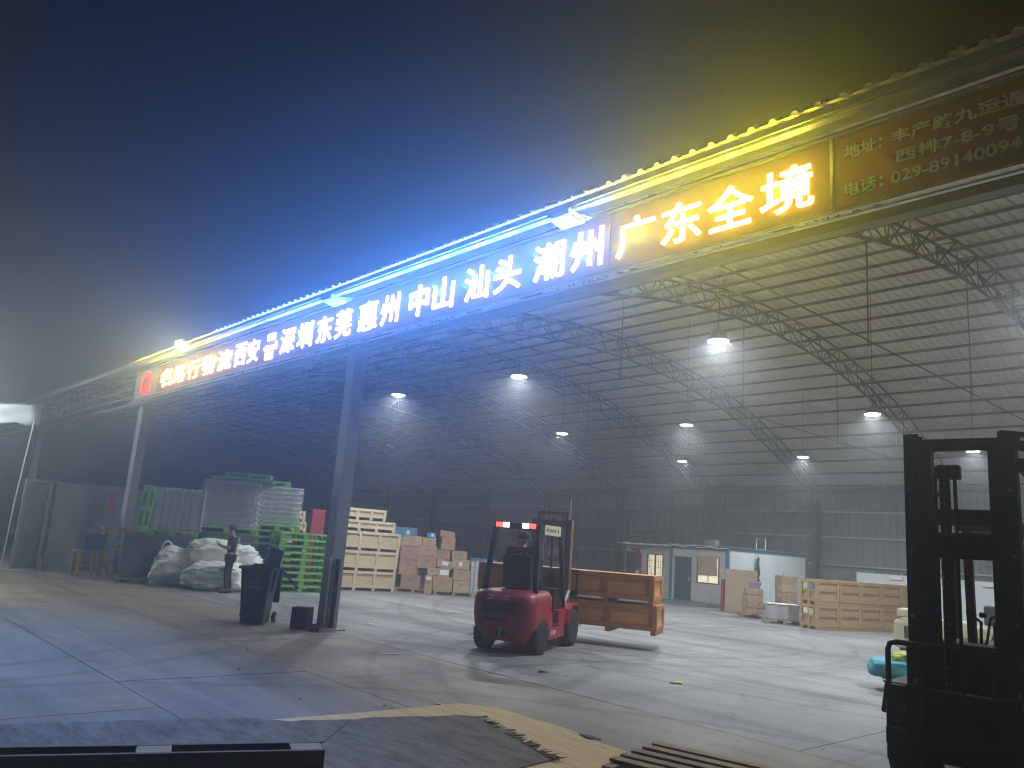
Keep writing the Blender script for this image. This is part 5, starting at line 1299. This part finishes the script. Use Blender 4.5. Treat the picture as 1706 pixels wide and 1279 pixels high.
# jagged splinters along the torn edge
def splint(p, q, n, amp):
    p, q = Vector(p), Vector(q); d = q-p; nn = Vector((-d.y, d.x)).normalized(); o = []
    for i in range(n):
        f = i/n; a = rr.uniform(.1, 1)*amp if i % 2 else -rr.uniform(0, .2)*amp
        o.append(tuple(p+d*(f+rr.uniform(-.2, .2)/n)+nn*a))
    return o
inn += splint((-6.30, 5.44), (-5.80, 5.36), 9, .06) + splint((-5.78, 5.36), (-4.78, 4.98), 22, .14) + [(-4.7, 4.4), (-4.6, 3.4), (-5.3, 3.0)]
MB().prism(inn, .0235, .032, 2).build('torn_veneer', 'plyg', sh)
mb = MB()
for k in range(40):
    f = rr.random(); p = Vector((-6.3, 5.44)).lerp(Vector((-4.78, 4.98)), f); a = rr.uniform(.4, 1.5)
    mb.bar((p.x, p.y, .036), (p.x+math.cos(a)*rr.uniform(.05, .2), p.y+math.sin(a)*rr.uniform(.04, .14), .036+rr.uniform(0, .02)), .012, .004)
mb.build('splinters', 'plyg', sh)['kind'] = 'stuff'
t = thing('wooden_pallet', 'pale slatted wooden pallet on the ground at the bottom centre, cut by the frame', 'pallet', (-3.75, 5.60, 0), R(12))
for i in range(5): part_box('deck_board', t, (0, .46-.19*i, .128), (1.25, .11, .024), 'palw', .002, (0, 0, rr.uniform(-.02, .02)))
for x in (-.56, 0, .56): part_box('stringer', t, (x, 0, .07), (.09, 1.0, .09), 'palw')
for y in (-.45, 0, .45): part_box('bottom_board', t, (0, y, .012), (1.25, .1, .022), 'palw')
t = thing('long_skid', 'long shade-darkened timber skid of two boards on edge at the bottom left corner', 'skid', (-5.31, 2.12, 0), ang(.67, 1.74))
for y in (-.10, .10): part_box('side_board', t, (-.28, y, .15), (2.4, .035, .30), 'pald', .003)
for x in (-1.25, -.126, .81): part_box('spacer_block', t, (x, 0, .155), (.205, .164, .285), 'palw', .003)
part_box('base_board', t, (-.28, 0, .012), (2.26, .16, .02), 'pald')
MB().prism([(-7.6, 1.2), (-7.15, 3.0)] + jag((-7.05, 3.3), (-6.95, 3.52), 3, .02, rr) + jag((-6.70, 3.72), (-6.50, 4.3), 4, .02, rr) + [(-6.0, 3.6), (-6.4, 1.2)], .0335, .044, 2).build('weathered_flap', 'plyg', sh)
b = MB().box((0, 0, .004), (.26, .05, .006)).build('paper_scrap', 'paper', None); b.location = (-10.2, 7.1, .002); b.rotation_euler = (0, 0, .9); tag(b, 'white strip of paper on the concrete near the column joint', 'scrap')
for i_, (x_, y_, a_, m_n, l_) in enumerate(((-13.6, 8.9, .4, 'paper', 'crumpled white scrap on the floor between the near column and the red forklift'), (-8.2, 8.3, 1.2, 'tape', 'brown cardboard scrap on the concrete in front of the red forklift'), (-6.9, 9.6, .2, 'paperg', 'yellowish scrap on the floor right of the red forklift wheels'))):
    b_ = MB(); n_v = 6
    for q_ in range(3):
        b_.box((random.uniform(-.03, .03), random.uniform(-.03, .03), .012+.006*q_), (random.uniform(.08, .17), random.uniform(.03, .09), .006), rot=Matrix.Rotation(random.uniform(-.2, .2), 3, 'X') @ rotz(random.uniform(-.6, .6)))
    b_ = b_.build('floor_scrap', m_n, None); b_.location = (x_, y_, 0); b_.rotation_euler = (0, 0, a_); tag(b_, l_, 'scrap')
b = MB().box((0, 0, .006), (.20, .03, .006)).build('paper_scrap', 'paper', None); b.location = (-6.95, 5.55, .0); b.rotation_euler = (0, .02, .2); tag(b, 'white strip of paper lying at the edge of the plywood sheet', 'scrap')
b = MB().prism([(-.12, 0), (0, .05), (.14, .03), (.16, 0), (.02, -.05)], .028, .034, 2).build('dry_leaf', 'brown', None); b.location = (-5.2, 5.9, 0); tag(b, 'dark dry leaf on the far edge of the plywood', 'leaf')
mb = MB()
for k in range(60):
    x, y = rr.uniform(-16, -3), rr.uniform(3, 12); s_ = rr.uniform(.004, .016)
    mb.box((x, y, s_*.3), (s_, s_*rr.uniform(.6, 1.6), s_*.6), rot=rotz(rr.uniform(0, 3)))
mb.build('grit', 'brown')['kind'] = 'stuff'
# ---- haze, added to stand in for the lens glow round the sign
hz = MB().box((-20, 15, 8), (150, 110, 20.2)).build('haze', 'dark'); hz['kind'] = 'stuff'
hm = bpy.data.materials.new('glow_haze'); hm.use_nodes = True; hm.node_tree.nodes.clear()
ho = hm.node_tree.nodes.new('ShaderNodeOutputMaterial'); hv = hm.node_tree.nodes.new('ShaderNodeVolumePrincipled')
hv.inputs['Density'].default_value = HAZE; hv.inputs['Color'].default_value = (.86, .9, .96, 1); hv.inputs['Anisotropy'].default_value = .84
hm.node_tree.links.new(hv.outputs[0], ho.inputs['Volume'])
hz.data.materials.clear(); hz.data.materials.append(hm)
